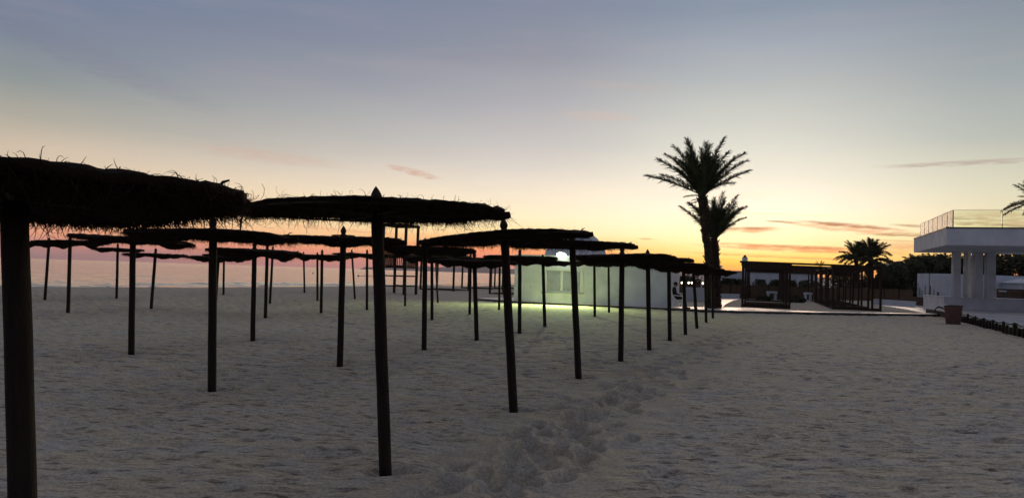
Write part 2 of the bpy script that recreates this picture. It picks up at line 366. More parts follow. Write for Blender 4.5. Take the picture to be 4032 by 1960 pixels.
me.polygons.add(len(q)); me.polygons.foreach_set('loop_start', np.arange(0,q.size,4,dtype=np.int32)); me.polygons.foreach_set('loop_total', np.full(len(q),4,np.int32))
me.update(calc_edges=True); me.validate()
ta_ = me.attributes.new('trodden','FLOAT','POINT'); ta_.data.foreach_set('value', (1-soft).ravel().astype(np.float32))
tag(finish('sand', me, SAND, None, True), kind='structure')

# sea, with a few low wave ridges rolling along the beach
SEAZ = -.15
sy = np.concatenate([np.linspace(2,30,12), 1/np.linspace(1/31, 1/400, 260), np.geomspace(420, 18000, 30)])
sx = np.concatenate([-np.geomspace(20,.83,14), np.linspace(-.8,.35,300), np.geomspace(.4,3,10)])
SY, SXs = np.meshgrid(sy, sx, indexing='ij'); SXX = SXs*SY
dsh = shdist(SXX, SY); wob_ = 2.5*fbm(SXX*.06, SY*.06, 3, 61)
SZ = SEAZ+np.zeros_like(SXX)
for d0, h, w in ((-11,.13,.5),(-14.5,.12,.7),(-20,.10,.9),(-29,.10,1.2),(-43,.09,1.6)):
    SZ += h*np.exp(-((dsh+wob_-d0)/w)**2)*np.clip(.55+1.6*fbm(SXX*.09, SY*.09, 2, int(-d0)), 0, 1)
SZ += .05*fbm(SXX*.25, SY*.5, 4, 71)*ss(300, 30, SY)
me = bpy.data.meshes.new('sea'); co = np.stack([SXX,SY,SZ], -1).reshape(-1,3); nr, nc = SXX.shape
idx = np.arange(nr*nc).reshape(nr,nc); q = np.stack([idx[:-1,:-1], idx[:-1,1:], idx[1:,1:], idx[1:,:-1]], -1).reshape(-1,4)
me.from_pydata([], [], []); me.vertices.add(len(co)); me.vertices.foreach_set('co', co.ravel().astype(np.float32))
me.loops.add(q.size); me.loops.foreach_set('vertex_index', q.ravel().astype(np.int32))
me.polygons.add(len(q)); me.polygons.foreach_set('loop_start', np.arange(0,q.size,4,dtype=np.int32)); me.polygons.foreach_set('loop_total', np.full(len(q),4,np.int32))
me.update(calc_edges=True); me.validate()
tag(finish('sea', me, SEA, None, True), kind='structure')

# far coast beyond the bay
HY = 3600
mb = MB(); n = 70
HAZEHILL = mat('far_hills', (.36,.27,.28), 1, .2, .004, 0, 10, 0)  # pale mauve puts part of the haze fade into the hills' own colour
for layer, (y0, hs, x0, x1) in enumerate(((HY, 1.0, 1440, 4300), (HY+900, 1.5, 1600, 4300))):
    vs = []; fs = []
    for i in range(n+1):
        px = x0+(x1-x0)*i/n; b = P(px, 980, y0); b.z = 0
        hgt = hs*(10+14*min(1,(px-x0)/260))*(1+.55*float(fbm(np.array(px*.011), np.array(layer*5.), 4, 3+layer)))
        vs += [(b.x,b.y-140,SEAZ-1),(b.x,b.y,hgt),(b.x,b.y+700,SEAZ-1)]
    for i in range(n):
        k = 3*i; fs += [(k,k+3,k+4,k+1),(k+1,k+4,k+5,k+2)]
    mb.add(vs, fs)
tag(mb.build('hills', HAZEHILL, None, True), kind='structure')

# ------------------------------------------------------------ sunshades
def canopy_mesh(seed, rad=1.0, seg=96, rings=22, th=.040, sagk=1.0):
    r = random.Random(seed); ph = [r.uniform(0,6.28) for _ in range(8)]
    sagA = [r.uniform(.012,.030)*sagk for _ in range(3)]
    def outline(a): return rad*(1+.020*math.sin(2*a+ph[0])+.018*math.sin(3*a+ph[1])+.012*math.sin(7*a+ph[2])+.009*math.sin(13*a+ph[3])+.006*math.sin(29*a+ph[4]))
    def top(a, t): return -.018*t*t+.007*math.sin(2*a+ph[5])*t+.012*math.sin(3*a+ph[6])*t*t+.008*math.sin(9*a*t+ph[7])-.012*max(0,t-.85)/.15
    def sag(a, t): return (sagA[0]*(1+math.sin(3*a+ph[1]))+sagA[1]*(1+math.sin(5*a+ph[2]))*.6+sagA[2]*(1+math.sin(8*a+ph[6]))*.4)*math.exp(-((t-.62)/.24)**2)
    vs = [(0,0,0)]; fs = []
    for j in range(1, rings+1):
        t = (j/rings)**.8
        for k in range(seg):
            a = 2*math.pi*k/seg; R_ = outline(a)*t; nn = r.uniform(-.006,.006)
            vs.append((R_*math.cos(a), R_*math.sin(a), top(a,t)+nn))
    base = len(vs); vs.append((0,0,-th-.01))
    for j in range(1, rings+1):
        t = (j/rings)**.8
        for k in range(seg):
            a = 2*math.pi*k/seg; R_ = outline(a)*t; nn = r.uniform(-.008,.008)
            edge = 1-max(0,(t-.62)/.38)**2*.55
            vs.append((R_*math.cos(a), R_*math.sin(a), top(a,t)-th*edge-sag(a,t)+nn))
    for b0, flip in ((0,0),(base,1)):
        for k in range(seg):
            f = (b0, b0+1+k, b0+1+(k+1)%seg); fs.append(f[::-1] if flip else f)
        for j in range(rings-1):
            for k in range(seg):
                a, b = b0+1+j*seg+k, b0+1+j*seg+(k+1)%seg; f = (a, a+seg, b+seg, b); fs.append(f[::-1] if flip else f)
    o1 = 1+(rings-1)*seg
    for k in range(seg): fs.append((o1+k, base+o1+k, base+o1+(k+1)%seg, o1+(k+1)%seg))
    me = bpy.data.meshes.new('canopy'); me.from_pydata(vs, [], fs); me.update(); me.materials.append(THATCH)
    me.polygons.foreach_set('use_smooth', [True]*len(me.polygons))
    return me, outline, top, sag, th
def strands_mesh(seed, cano, nfuzz, nlong, ntop, rr=.0022, lk=1.0):
    me_, outline, top, sag, th = cano; r = random.Random(seed*31+5); vs = []; fs = []
    def strand(p, d, ln, curl, rad, droop, n=5):
        p = Vector(p); d = Vector(d).normalized(); k0 = len(vs); ax = Vector((r.uniform(-1,1),r.uniform(-1,1),r.uniform(-.5,.5))).normalized()
        s1 = d.orthogonal().normalized(); s2 = d.cross(s1)
        for i in range(n+1):
            rd = rad*(1-.75*i/n)
            for q in range(3):
                a = 2.094*q; vs.append(tuple(p+s1*(rd*math.cos(a))+s2*(rd*math.sin(a))))
            if i < n:
                d = (Quaternion(ax, curl/n) @ d); d = (d+Vector((0,0,-droop/n))).normalized(); p = p+d*(ln/n)
                for q in range(3): fs.append((k0+i*3+q, k0+i*3+(q+1)%3, k0+(i+1)*3+(q+1)%3, k0+(i+1)*3+q))
    for i in range(nfuzz):       # short fuzz below
        a = r.uniform(0,6.2832); t = 1-abs(r.gauss(0,.16)) if r.random() < .75 else math.sqrt(r.random())
        t = max(.05,t); R_ = outline(a)*t
        z = top(a,t)-th*(1-max(0,(t-.62)/.38)**2*.55)-sag(a,t)+.006
        strand((R_*math.cos(a),R_*math.sin(a),z), (math.cos(a)*.4+r.uniform(-.7,.7), math.sin(a)*.4+r.uniform(-.7,.7), -1), r.uniform(.02,.07)*lk, r.uniform(-1,1), rr*1.1, .3, 2)
    for i in range(nlong):
        a = r.uniform(0,6.2832)+.25*math.sin(i); t = min(1,1-abs(r.gauss(0,.1))); R_ = outline(a)*t
        z = top(a,t)-th*.5-sag(a,t)+.006
        strand((R_*math.cos(a),R_*math.sin(a),z), (math.cos(a)*.6+r.uniform(-.7,.7), math.sin(a)*.6+r.uniform(-.7,.7), -.8), (r.uniform(.06,.17) if r.random() < .95 else r.uniform(.17,.26))*lk, r.choice((-1,1))*r.uniform(1.5,5), rr, 1.3, 8)
    for i in range(ntop):        # stray fibres standing up on top and rim
        a = r.uniform(0,6.2832); t = r.uniform(.8,1) if r.random() < .6 else math.sqrt(r.random()); R_ = outline(a)*t
        strand((R_*math.cos(a),R_*math.sin(a),top(a,t)-.004), (r.uniform(-1,1)+math.cos(a)*.5, r.uniform(-1,1)+math.sin(a)*.5, r.uniform(.05,.6)), r.uniform(.02,.055)*(1.8 if r.random() < .05 else 1)*lk, r.uniform(-3.6,3.6), rr*.8, .5, 5)
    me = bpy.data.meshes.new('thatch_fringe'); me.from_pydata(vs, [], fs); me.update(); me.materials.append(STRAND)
    me.polygons.foreach_set('use_smooth', [True]*len(me.polygons)); return me
HOOP = MB(); 
for k in range(1): HOOP.tube([(1.0*math.cos(a),1.0*math.sin(a),-.075) for a in [2*math.pi*i/40 for i in range(41)]], .011, 6, False)
hoop_me = HOOP.mesh('rim_hoop'); hoop_me.materials.append(WOODE)
KN = MB(); KN.tube([(.80,.0,-.060),(.90,.02,-.058),(.97,.015,-.070),(1.02,.0,-.066),(1.05,-.005,-.060)], [.030,.042,.038,.032,.027], 9); KN.tube([(.84,-.05,-.03),(.93,-.03,-.012),(1.0,.0,-.035)], [.006,.006,.006], 5)
KN.tube([(.90,.04,-.03),(.93,.05,.01),(.96,.05,.018)], [.007,.007,.004], 5); knot_me = KN.mesh('rim_knot'); knot_me.materials.append(THATCH); knot_me.polygons.foreach_set('use_smooth', [True]*len(knot_me.polygons))
RIB = MB(); RIB.tube([(.04,0,-.085),(.98,0,-.082)], .014, 6); rib_me = RIB.mesh('rib'); rib_me.materials.append(WOODE)
FIN = MB(); FIN.lathe([(.036,-.06),(.036,.0),(.046,.008),(.046,.020),(.034,.030),(.038,.040),(.047,.062),(.048,.078),(.040,.105),(.024,.135),(.008,.158),(.001,.166)], 14)
fin_me = FIN.mesh('finial'); fin_me.materials.append(WOODE); fin_me.polygons.foreach_set('use_smooth', [True]*len(fin_me.polygons))
COLL = MB(); COLL.lathe([(.02,-.004),(.19,-.005),(.19,.005),(.02,.004)], 22); coll_me = COLL.mesh('collar_plate'); coll_me.materials.append(DARKTRIM)
shared = []
for s in range(5):
    cm = canopy_mesh(100+s, 1.0, 72, 14, .060, 2.1); shared.append((cm[0], strands_mesh(100+s, cm, 700, 240, 130, .0032, 1.0)))
def sunshade(bx, by, tx, ty, label, tilt=0.0, tilt2=0.0, rad=1.0, own=None, collar=False, pr=.052, group='thatched sunshades on the beach', depth=None, lk=1.0, variant=0, spin=0, zoff=None):
    base = GT(bx, by) if depth is None else depth
    T = P(tx, ty, base.y)
    ax = T-base; H = ax.length; q = Vector((0,0,1)).rotation_difference(ax.normalized())
    o = thing('sunshade', base, label, 'sunshade', group); o.rotation_mode = 'QUATERNION'; o.rotation_quaternion = q
    rd = random.Random(int(bx*7+by))
    # pole: slightly crooked round timber
    pts = []; rads = []
    for i in range(9):
        s = i/8; pts.append((rd.uniform(-.002,.002) if 0 < i < 8 else 0, rd.uniform(-.002,.002) if 0 < i < 8 else 0, -.25+(H-.16+.25)*s)); rads.append(pr*(1.03-.07*s)*rd.uniform(.985,1.015))
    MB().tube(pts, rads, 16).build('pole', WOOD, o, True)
    inst('finial', fin_me, o, (0,0,H-.166 if not zoff or zoff > .1 else H-.20))
    if collar: inst('collar_plate', coll_me, o, (0,0,H-.166+.002))
    zt = H-.200
    if zoff: zt = H-zoff
    invq = q.inverted(); qq = (invq @ Quaternion((0,1,0), R(-tilt)) @ Quaternion((1,0,0), R(tilt2)))
    if own:
        cm = canopy_mesh(own[0], rad, 128, 26, own[4] if len(own) > 4 else .040, own[5] if len(own) > 5 else .8); cme = cm[0]; sme = strands_mesh(own[0], cm, own[1], own[2], own[3], .0030, lk); sc = 1
    else:
        cme, sme = shared[variant]; sc = rad
    for nm, m_ in (('canopy', cme), ('thatch_fringe', sme)):
        p = inst(nm, m_, o, (0,0,zt)); p.rotation_mode = 'QUATERNION'; p.rotation_quaternion = qq @ Quaternion((0,0,1), spin); p.scale = (sc,sc,sc)
        if nm == 'thatch_fringe': p['kind'] = 'stuff'
    p = inst('rim_knot', knot_me, o, (0,0,zt)); p.rotation_mode = 'QUATERNION'; p.rotation_quaternion = qq; p.scale = (rad,1,1)
    p = inst('rim_hoop', hoop_me, o, (0,0,zt+.01)); p.rotation_mode = 'QUATERNION'; p.rotation_quaternion = qq; p.scale = (rad*.97,rad*.97,.9)
    for k in range(6):
        p = inst('rib', rib_me, o, (0,0,zt+.012)); p.rotation_mode = 'QUATERNION'; p.rotation_quaternion = qq @ Quaternion((0,0,1), spin+k*math.pi/3); p.scale = (rad*.97,1,.9)
    return o
# (base x, base y, finial x, finial y, label, options) in pixels of the photograph, put on the ground by ray
d0 = P(104, 1960, 2.9); d0.z = 0
sunshade(0,0, 50, 640, 'closest thatched sunshade at the left edge, with thick black pole and largest canopy', depth=Vector((d0.x+.04, 2.9, 0)), own=(3,5200,2200,900,.056,.7), rad=.865, pr=.050, tilt=1.8, tilt2=-1.6, lk=.9, zoff=.08)
SH = [
 (1518,1850,1480,733,'sunshade with broad level canopy on a left-leaning pole, second nearest to the camera', dict(own=(11,5200,2000,650,.034,.35), tilt=1.4, tilt2=.25, zoff=.165, rad=1.03, pr=.05)),
 (2022,1610,1982,857,'sunshade tilted up to the right with pointed spear tip, beside the footprint trail', dict(own=(15,3000,1300,330,.036,.6), tilt=5.4, rad=1.01)),
 (835,1535,839,851,'sunshade on a thick upright pole left of the closest central one, with tall bulb finial', dict(own=(17,2800,1000,260,.052,1.5), tilt=.3, rad=1.04)),
 (2278,1484,2251,905,'sunshade whose pole rises just right of the glowing lamp', dict(own=(19,1800,700,240,.040,.9), tilt=1.2, rad=1.0)),
 (517,1388,524,890,'sunshade between the closest left pole and the thick upright pole', dict(own=(23,1700,480,220,.052,1.5), tilt=-2.2)),
 (1338,1440,1353,888,'sunshade with flat round plate under its finial, left of the leaning central pole', dict(own=(29,1800,480,220,.052,1.5), tilt=.4, collar=True)),
 (2444,1424,2450,962,'sunshade in the footprint row, before the left half of the plain white wall', dict(tilt=1.6, variant=1)),
 (1670,1375,1674,935,'sunshade whose nearer pole stands between the lifeguard tower and the seaside frames', dict(tilt=.0, variant=2)),
 (995,1336,1003,948,'sunshade seen low behind the thick upright pole, with the sea behind its slim pole', dict(tilt=-.5, variant=3)),
 (2556.5,1374.6,2550,980,'sunshade in front of the right half of the plain white wall, pointed finial showing', dict(tilt=1.5, variant=0)),
 (1877,1336.5,1867,991,'sunshade on a left-leaning pole, the nearer pole of a pair left of the tilted canopy', dict(tilt=.6, variant=1)),
 (2637,1340,2633,1005,'sunshade whose pole stands at the right corner of the white building', dict(tilt=.8, variant=2)),
 (2045.5,1307.5,2047,979,'sunshade in front of the left end of the white building', dict(tilt=.4, variant=3)),
 (2699,1315.6,2690,1020,'sunshade whose pole passes in front of the seated person', dict(tilt=.5, variant=4)),
 (2145,1285,2137,1000,'sunshade whose pole overlaps the left side of the shuttered window', dict(tilt=.5, variant=0)),
 (2744,1293,2728,1030,'sunshade on a left-leaning pole between the seated person and the palms', dict(tilt=.5, variant=1)),
 (2780.5,1271,2776,1040,'sunshade whose pole is immediately left of the palm trunk', dict(tilt=.4, variant=2)),
 (2807,1252.5,2803,1047,'farthest sunshade of the footprint row, its short pole in front of the palm trunk', dict(tilt=.4, variant=3)),
 (2342,1244,2340,1012,'slim sunshade near the wall, right of the shuttered window, casting a thin lamp shadow', dict(tilt=0, variant=4)),
 (2398,1230.6,2396,1018,'slimmest sunshade close to the wall under the lamp, just right of another slim pole', dict(tilt=0, variant=0)),
 (1965,1217,1969,1003,'sunshade left of the white building, standing near the end of the paving', dict(tilt=0, variant=1)),
 (1849,1238,1853.6,993,'sunshade on an upright pole, farther of a close pair by the seaside frames', dict(tilt=0, variant=2)),
 (1701,1258,1700.6,988,'sunshade with an upright slim pole right of the lifeguard tower', dict(tilt=0, variant=3)),
 (1724,1191,1714,986,'small far sunshade leaning left behind an upright pole, right of the lifeguard tower', dict(tilt=0, variant=4)),
 (1595,1204,1597,985,'sunshade whose pole lines up with the right front leg of the lifeguard tower', dict(tilt=0, variant=0)),
 (1445,1218,1445.5,980,'sunshade on a slim upright pole just left of the lean central pole', dict(tilt=0, variant=1)),
 (1397.5,1176.5,1384.7,981,'far sunshade on a clearly left-leaning pole with a small plate under the finial', dict(tilt=0, variant=2, collar=True)),
 (1264.5,1233,1268.7,981,'sunshade on the nearer, longer pole of two close poles against the sea', dict(tilt=0, variant=3)),
 (1250,1185,1249.7,992,'sunshade on the farther, shorter pole of two close poles against the sea', dict(tilt=0, variant=4)),
 (1199,1150,1195.5,990,'tiny sunshade standing farthest out at the edge of the sand', dict(tilt=0, variant=0)),
 (1063,1194,1075,968,'far sunshade on a right-leaning pole against the sea', dict(tilt=-.5, variant=1)),
 (1045,1249.5,1053,958,'sunshade just in front of a right-leaning far pole, left of the bulb finials', dict(tilt=-.8, variant=2)),
 (880,1158,882,985,'small far sunshade just right of the thick upright pole', dict(tilt=0, variant=3)),
 (845,1235,862,985,'sunshade on a slim right-leaning pole partly hidden behind the thick pole', dict(tilt=0, variant=4)),
 (595,1217,614,975,'sunshade on a right-leaning pole against the sea, left of the thick upright pole', dict(tilt=0, variant=0)),
 (459,1174,464,958,'far sunshade on a slim upright pole, just left of a much nearer pole', dict(tilt=0, variant=1)),
 (268,1232,277,921,'rounded-finial sunshade, nearer of the two far poles beside the closest left pole', dict(tilt=.5, variant=2)),
 (176.7,1181,194,933,'leftmost far sunshade on a right-leaning pole, beside the closest black pole', dict(tilt=0, variant=3)),
]
for k, (bx,by,tx,ty,lab,kw) in enumerate(SH):
    kw.setdefault('tilt2', random.uniform(-1,1)*.6); kw['spin'] = random.uniform(0,6.28) if 'own' not in kw else 0
    sunshade(bx,by,tx,ty,lab,**kw)
# the strip of thatch hanging from the left rim of the broad sunshade
for o in [x for x in COL.objects if x.get('label','').startswith('sunshade with broad level')]:
    inv = o.rotation_quaternion.inverted(); Y0 = o.location.y
    pp = [inv @ (P(px,py,Y0)-o.location) for px,py in ((985,800),(972,822),(955,840),(950,862),(947,905))]
    MB().tube(pp, [.02,.019,.013,.011,.006], 8).build('hanging_strip', THATCH, o, True)

# ------------------------------------------------------------ white beach building
A0 = G(2022,1191,.0); B0 = G(2632,1218,.0); uu = (B0-A0); WB = uu.length; TH = math.atan2(uu.y, uu.x); uu.normalize(); vv = Vector((-uu.y, uu.x, 0))
PZ = .12   # paving level
def onwall(px, py):
    d = ray(px,py); n_ = vv; t = (A0-CAM).dot(n_)/d.dot(n_); p = CAM+d*t; return (p-A0).dot(uu), p.z
bld = thing('beach_building', (A0.x,A0.y,0), 'low white beach building with a dome and a shuttered window facing the sand', 'building', rz=TH)
H_ = 2.62
wx0, wz0 = onwall(2146,1146); wx1, wz1 = onwall(2291,1064)
mb = MB(); D = 6.0; T_ = .25; hh = -.02
mb.box((0,.0,PZ),(wx0,T_,H_)); mb.box((wx1,.0,PZ),(WB,T_,H_)); mb.box((wx0,.0,PZ),(wx1,T_,wz0)); mb.box((wx0,0,wz1),(wx1,T_,H_))
mb.build('front_wall', STUCCO, bld)
mb = MB(); mb.box((0,T_,PZ),(T_,D,H_)); mb.box((WB-T_,T_,PZ),(WB,D,H_)); mb.box((T_,D-T_,PZ),(WB-T_,D,H_)); mb.build('wall', STUCCO, bld)
MB().box((T_,T_,H_-.32),(WB-T_,D-T_,H_-.12)).build('roof', STUCCO, bld)
bevel(MB().box((-.03,-.03,H_+.001),(WB+.03,.26,H_+.06)).build('parapet_cap', STUCCO, bld), .012)
dr = 1.82; prof = [(dr*1.0,-.1)]+[(dr*math.cos(a), dr*math.sin(a)) for a in [R(k*6) for k in range(15)]]+[(.02,dr)]
MB().lathe(prof, 48, (2.75,3.0,2.45)).build('dome', STUCCO, bld, True)
# shuttered window
win = MB(); fw = .07
for a,b in (((wx0-.09,-.035,wz0-.02),(wx0,.02,wz1+.09)),((wx1,-.035,wz0-.02),(wx1+.09,.02,wz1+.09)),((wx0,-.035,wz1),(wx1,.02,wz1+.09))): win.box(a,b)
W = win.build('window', TRIM, bld)
MB().box((wx0-.22,-.10,wz0-.10),(wx1+.12,.0,wz0-.035)).build('sill', CONC, W)
m_ = (wx0+wx1)/2-.10
for a,b in ((wx0,m_),(m_,wx1)):
    fr = MB(); fr.box((a+.003,.03,wz0),(a+fw,.09,wz1)); fr.box((b-fw,.03,wz0),(b-.003,.09,wz1)); fr.box((a+fw,.03,wz0),(b-fw,.09,wz0+fw)); fr.box((a+fw,.03,wz1-fw),(b-fw,.09,wz1)); 
    fr.build('shutter_frame', TRIM, W)
    lv = MB(); z = wz0+fw+.02
    while z < wz1-fw-.03:
        lv.add([(a+fw,.05,z),(b-fw,.05,z),(b-fw,.085,z+.04),(a+fw,.085,z+.04),(a+fw,.056,z-.006),(b-fw,.056,z-.006),(b-fw,.091,z+.034),(a+fw,.091,z+.034)],[(0,1,2,3),(7,6,5,4),(0,4,5,1),(3,2,6,7)]); z += .05
    l_ = lv.build('louvres', TRIM, W); l_['kind'] = 'stuff'
MB().box((wx0,.12,wz0),(wx1,.16,wz1)).build('backing', TRIM, W)
sx_, sz_ = onwall(2089,1127); MB().lathe([(.035,0),(.035,.02),(.01,.022)], 12, (0,0,0)).build('wall_vent', CONC, bld).matrix_local = Matrix.Translation((sx_,-.001,sz_)) @ Matrix.Rotation(R(90),4,'X')
# floodlight at the roof edge
lx, lz = onwall(2217,1004)
lamp = thing('floodlight', A0+uu*lx-vv*.0, 'glowing oval floodlight with greenish light above the white wall', 'lamp', rz=TH)
lz -= .0
MB().tube([(0,.06,H_+.06),(0,.06,lz+.03),(0,-.22,lz+.05)], .022, 8).build('bracket', DARKTRIM, lamp)
hs = MB(); hs.lathe([(.17,-.01),(.185,.02),(.16,.07),(.07,.11),(.01,.115)], 20); h_ = hs.build('housing', DARKTRIM, lamp, True); h_.location = (0,-.36,lz+.02); h_.scale = (1.15,.85,1); h_.rotation_euler.x = R(-32)
LAMPG = emit('lamp_glow', (.86,1.0,.74), 14)
gl = MB(); gl.lathe([(.02,-.115),(.10,-.10),(.16,-.05),(.175,0),(.165,.012)], 24); g_ = gl.build('lens', LAMPG, lamp, True); g_.location = (0,-.38,lz+.0); g_.scale = (1.5,1.25,1.25); g_.rotation_euler.x = R(-32)
ll = bpy.data.lights.new('lamp_light', 'SPOT'); ll.energy = 2700; ll.color = (.74,1.0,.42); ll.shadow_soft_size = .10; ll.spot_size = R(164); ll.spot_blend = 1.0
lo = bpy.data.objects.new('lamp_light', ll); COL.objects.link(lo); lo.parent = lamp; lo.location = (0,-.62,lz-.16); lo.rotation_euler = (R(-60),0,0)

# ------------------------------------------------------------ paving
pv = thing('path', (0,0,0)); tag(pv, kind='structure')
front = [G(x,y,0) for x,y in ((1885,1182),(2015,1191),(2632,1219.5),(2750,1226.5),(2900,1231.5),(3200,1237.5),(3450,1241.5),(3640,1243.5),(3722,1245))]
MB().prism([(p.x,p.y) for p in (front[0],front[1],front[2])]+[((B0+vv*7).x,(B0+vv*7).y),((A0+vv*7).x,(A0+vv*7).y),((front[0]+vv*1.6).x,(front[0]+vv*1.6).y)], -.2, PZ-.002).build('platform', PAVE, pv)
MB().prism([(p.x,p.y) for p in front[2:]]+[((front[-1]+Vector((0.3,2.0,0))).x,(front[-1]+Vector((0,2,0))).y)]+[(p.x,p.y) for p in [G(3700,1234,.1),G(3200,1226,.1),G(2962,1223,.1),G(2960,1212,.1)]]+[((B0+vv*3).x,(B0+vv*3).y)], -.2, PZ-.03).build('path_bed', CONC, pv)
# kerb stones along the front, each its own piece, and slabs behind them
def walk(poly, step):
    out = []; carry = 0
    for a, b in zip(poly[:-1], poly[1:]):
        ln = (b-a).length; s = carry
        while s < ln: out.append(a+(b-a)*(s/ln)); s += step
        carry = s-ln
    out.append(poly[-1]); return out
kp = walk(front, .8)
for i in range(len(kp)-1):
    a, b = kp[i], kp[i+1]; d = (b-a); ln = d.length
    if ln < .1: continue
    d.normalize(); n_ = Vector((-d.y,d.x,0)); a2 = a+d*.006; b2 = b-d*.006
    MB().prism([(p.x,p.y) for p in (a2-n_*.12,b2-n_*.12,b2,a2)], -.2, .085+random.uniform(-.004,.004)).build('kerb_stone', KERB, pv)
backp = [G(2640,1206,PZ),G(2960,1211,PZ),G(3080,1220,PZ),G(3200,1225,PZ),G(3450,1229.5,PZ),G(3700,1234,PZ)]
sl_ = walk(front[2:], .9)
def backat(p):   # point across the path, away from the camera
    best = None
    dirn = Vector((p.x,p.y,0)).normalized()
    for a, b in zip(backp[:-1], backp[1:]):
        den = dirn.x*(b.y-a.y)-dirn.y*(b.x-a.x)
        if abs(den) < 1e-9: continue
        s = (dirn.x*(p.y-a.y)-dirn.y*(p.x-a.x))/den
        if -.02 <= s <= 1.02: return a+(b-a)*s
    return p+dirn*1.8
for i in range(len(sl_)-1):
    a, b = sl_[i], sl_[i+1]
    if (b-a).length < .2: continue
    c2, d2 = backat(b), backat(a); rows_ = max(1, min(7, round(((c2-b).length)/.8)))
    for r_ in range(rows_):
        q0, q1 = r_/rows_, (r_+1)/rows_
        pts = [a.lerp(d2,q0), b.lerp(c2,q0), b.lerp(c2,q1), a.lerp(d2,q1)]; ce = sum((Vector((p.x,p.y,0)) for p in pts), Vector())/4
        MB().prism([((p.x-ce.x)*.985+ce.x,(p.y-ce.y)*.985+ce.y) for p in pts], PZ-.025, PZ+random.uniform(-.003,.004)).build('paving_slab', PAVE, pv)
br = thing('side_path', (0,0,0)); tag(br, kind='structure')
for poly in ([(2836,1211),(2836,1178),(2912,1178),(2884,1185),(2860,1197),(2846,1209)], [(3450,1200),(3520,1203),(3620,1211),(3715,1222),(3735,1233),(3640,1233.5),(3570,1219),(3500,1208)], [(3024,1165),(3120,1168),(3210,1174),(3215,1181),(3150,1176),(3024,1169)]):
    pts = [G(x,y,.02) for x,y in poly]; MB().prism([(p.x,p.y) for p in pts][::-1], -.1, .05).build('path_surface', PAVE, br)

# ------------------------------------------------------------ timber frames
def frame_things(px, py, label, w=2.85, dep=3.3, h=2.72, cat='cabana frame', group='timber cabana frames', rz=None, slats=True, loc=None, pt=.13, br_=.08):
    g = loc if loc is not None else GT(px,py)
    o = thing('cabana_frame', g, label, cat, group, rz=TH if rz is None else rz)
    post = inst_box('post', (pt,pt,h-.10))
    for x_,y_ in ((0,0),(w-pt,0),(0,dep-pt),(w-pt,dep-pt)): inst('post', post, o, (x_,y_,-.05))
    for nm, a, b in (('beam',(-.04,-.02,h-.15),(w+.04,pt+.02,h)),('beam',(-.04,dep-pt-.02,h-.15),(w+.04,dep+.02,h)),('beam',(-.01,pt+.03,h-.15),(pt+.01,dep-pt-.03,h)),('beam',(w-pt-.01,pt+.03,h-.15),(w+.01,dep-pt-.03,h)),
                     ('base_rail',(pt+.003,.01,.0),(w-pt-.003,pt-.01,br_)),('base_rail',(pt+.003,dep-pt+.01,.0),(w-pt-.003,dep-.01,.07)),('base_rail',(.01,pt+.003,.0),(pt-.01,dep-pt-.003,.07)),('base_rail',(w-pt+.01,pt+.003,.0),(w-.01,dep-pt-.003,.07))):
        MB().box(a,b).build(nm, BEAM, o)
    if slats:
        sm = inst_box('roof_slat', (w-.3,.07,.09)); k = .35
        while k < dep-.3: inst('roof_slat', sm, o, (.15,k,h-.12)); k += .42
    return o
_bx = {}
def inst_box(nm, dims):
    if (nm,dims) not in _bx:
        me = MB().box((0,0,0),dims).mesh(nm); me.materials.append(BEAM); _bx[(nm,dims)] = me
    return _bx[(nm,dims)]
ordn = ['nearest','second','third','fourth','farthest']
d_ = Vector((.34,1,0)).normalized()
A1 = G(2918,1208); B1 = G(3275,1217)
for k in range(4):
    frame_things(0,0,'%s timber cabana frame of the left line behind the paved path, right of the palms' % ['nearest','second','third','farthest'][k], loc=A1+d_*(7.6*k)*1.0, br_=.24 if k == 0 else .08)
for k in range(5):
    frame_things(0,0,'%s timber cabana frame of the right line, in front of the distant twin palms' % ordn[k], loc=B1+d_*(5.6*k), br_=.16 if k == 0 else .08)
frame_things(1651,1139,'timber cabana frame by the sea, right behind the lifeguard tower', h=2.75, group='timber cabana frames by the sea', slats=False)
frame_things(1924,1156,'nearer timber cabana frame by the sea, half hidden by the white building', h=2.45, group='timber cabana frames by the sea', slats=False, w=3.0)
frame_things(1815,1134,'farthest timber cabana frame by the sea, seen through the nearer ones', h=2.6, group='timber cabana frames by the sea', slats=False)
frame_things(1944,1134,'timber cabana frame by the sea, behind the one at the building corner', h=2.6, group='timber cabana frames by the sea', slats=False)

def long_beam(a, b, h0, t0, label):
    o = thing('pergola_beam', (a.x,a.y,h0), label, 'pergola beam', 'long pergola beams over the cabana frames', rz=math.atan2(b.y-a.y,b.x-a.x)); ln = (b-a).length; n_ = int(ln/3.2)
    for k in range(n_): MB().box((ln*k/n_+.004,-.08,0),(ln*(k+1)/n_-.004,.08,t0)).build('beam', BEAM, o)
FRt = G(3452,1221)
long_beam(A1+d_*.02-Vector((.1,0,0)), FRt+Vector((.1,0,0)), 2.725, .12, 'front long dark beam joining the tops of the left and right cabana lines')
long_beam(A1+d_*7.6, FRt+d_*8.4, 2.62, .24, 'second long dark beam lying across the cabana frames')
long_beam(A1+d_*15.2, FRt+d_*16.8, 2.35, .50, 'rear long dark beam lying across the cabana frames')
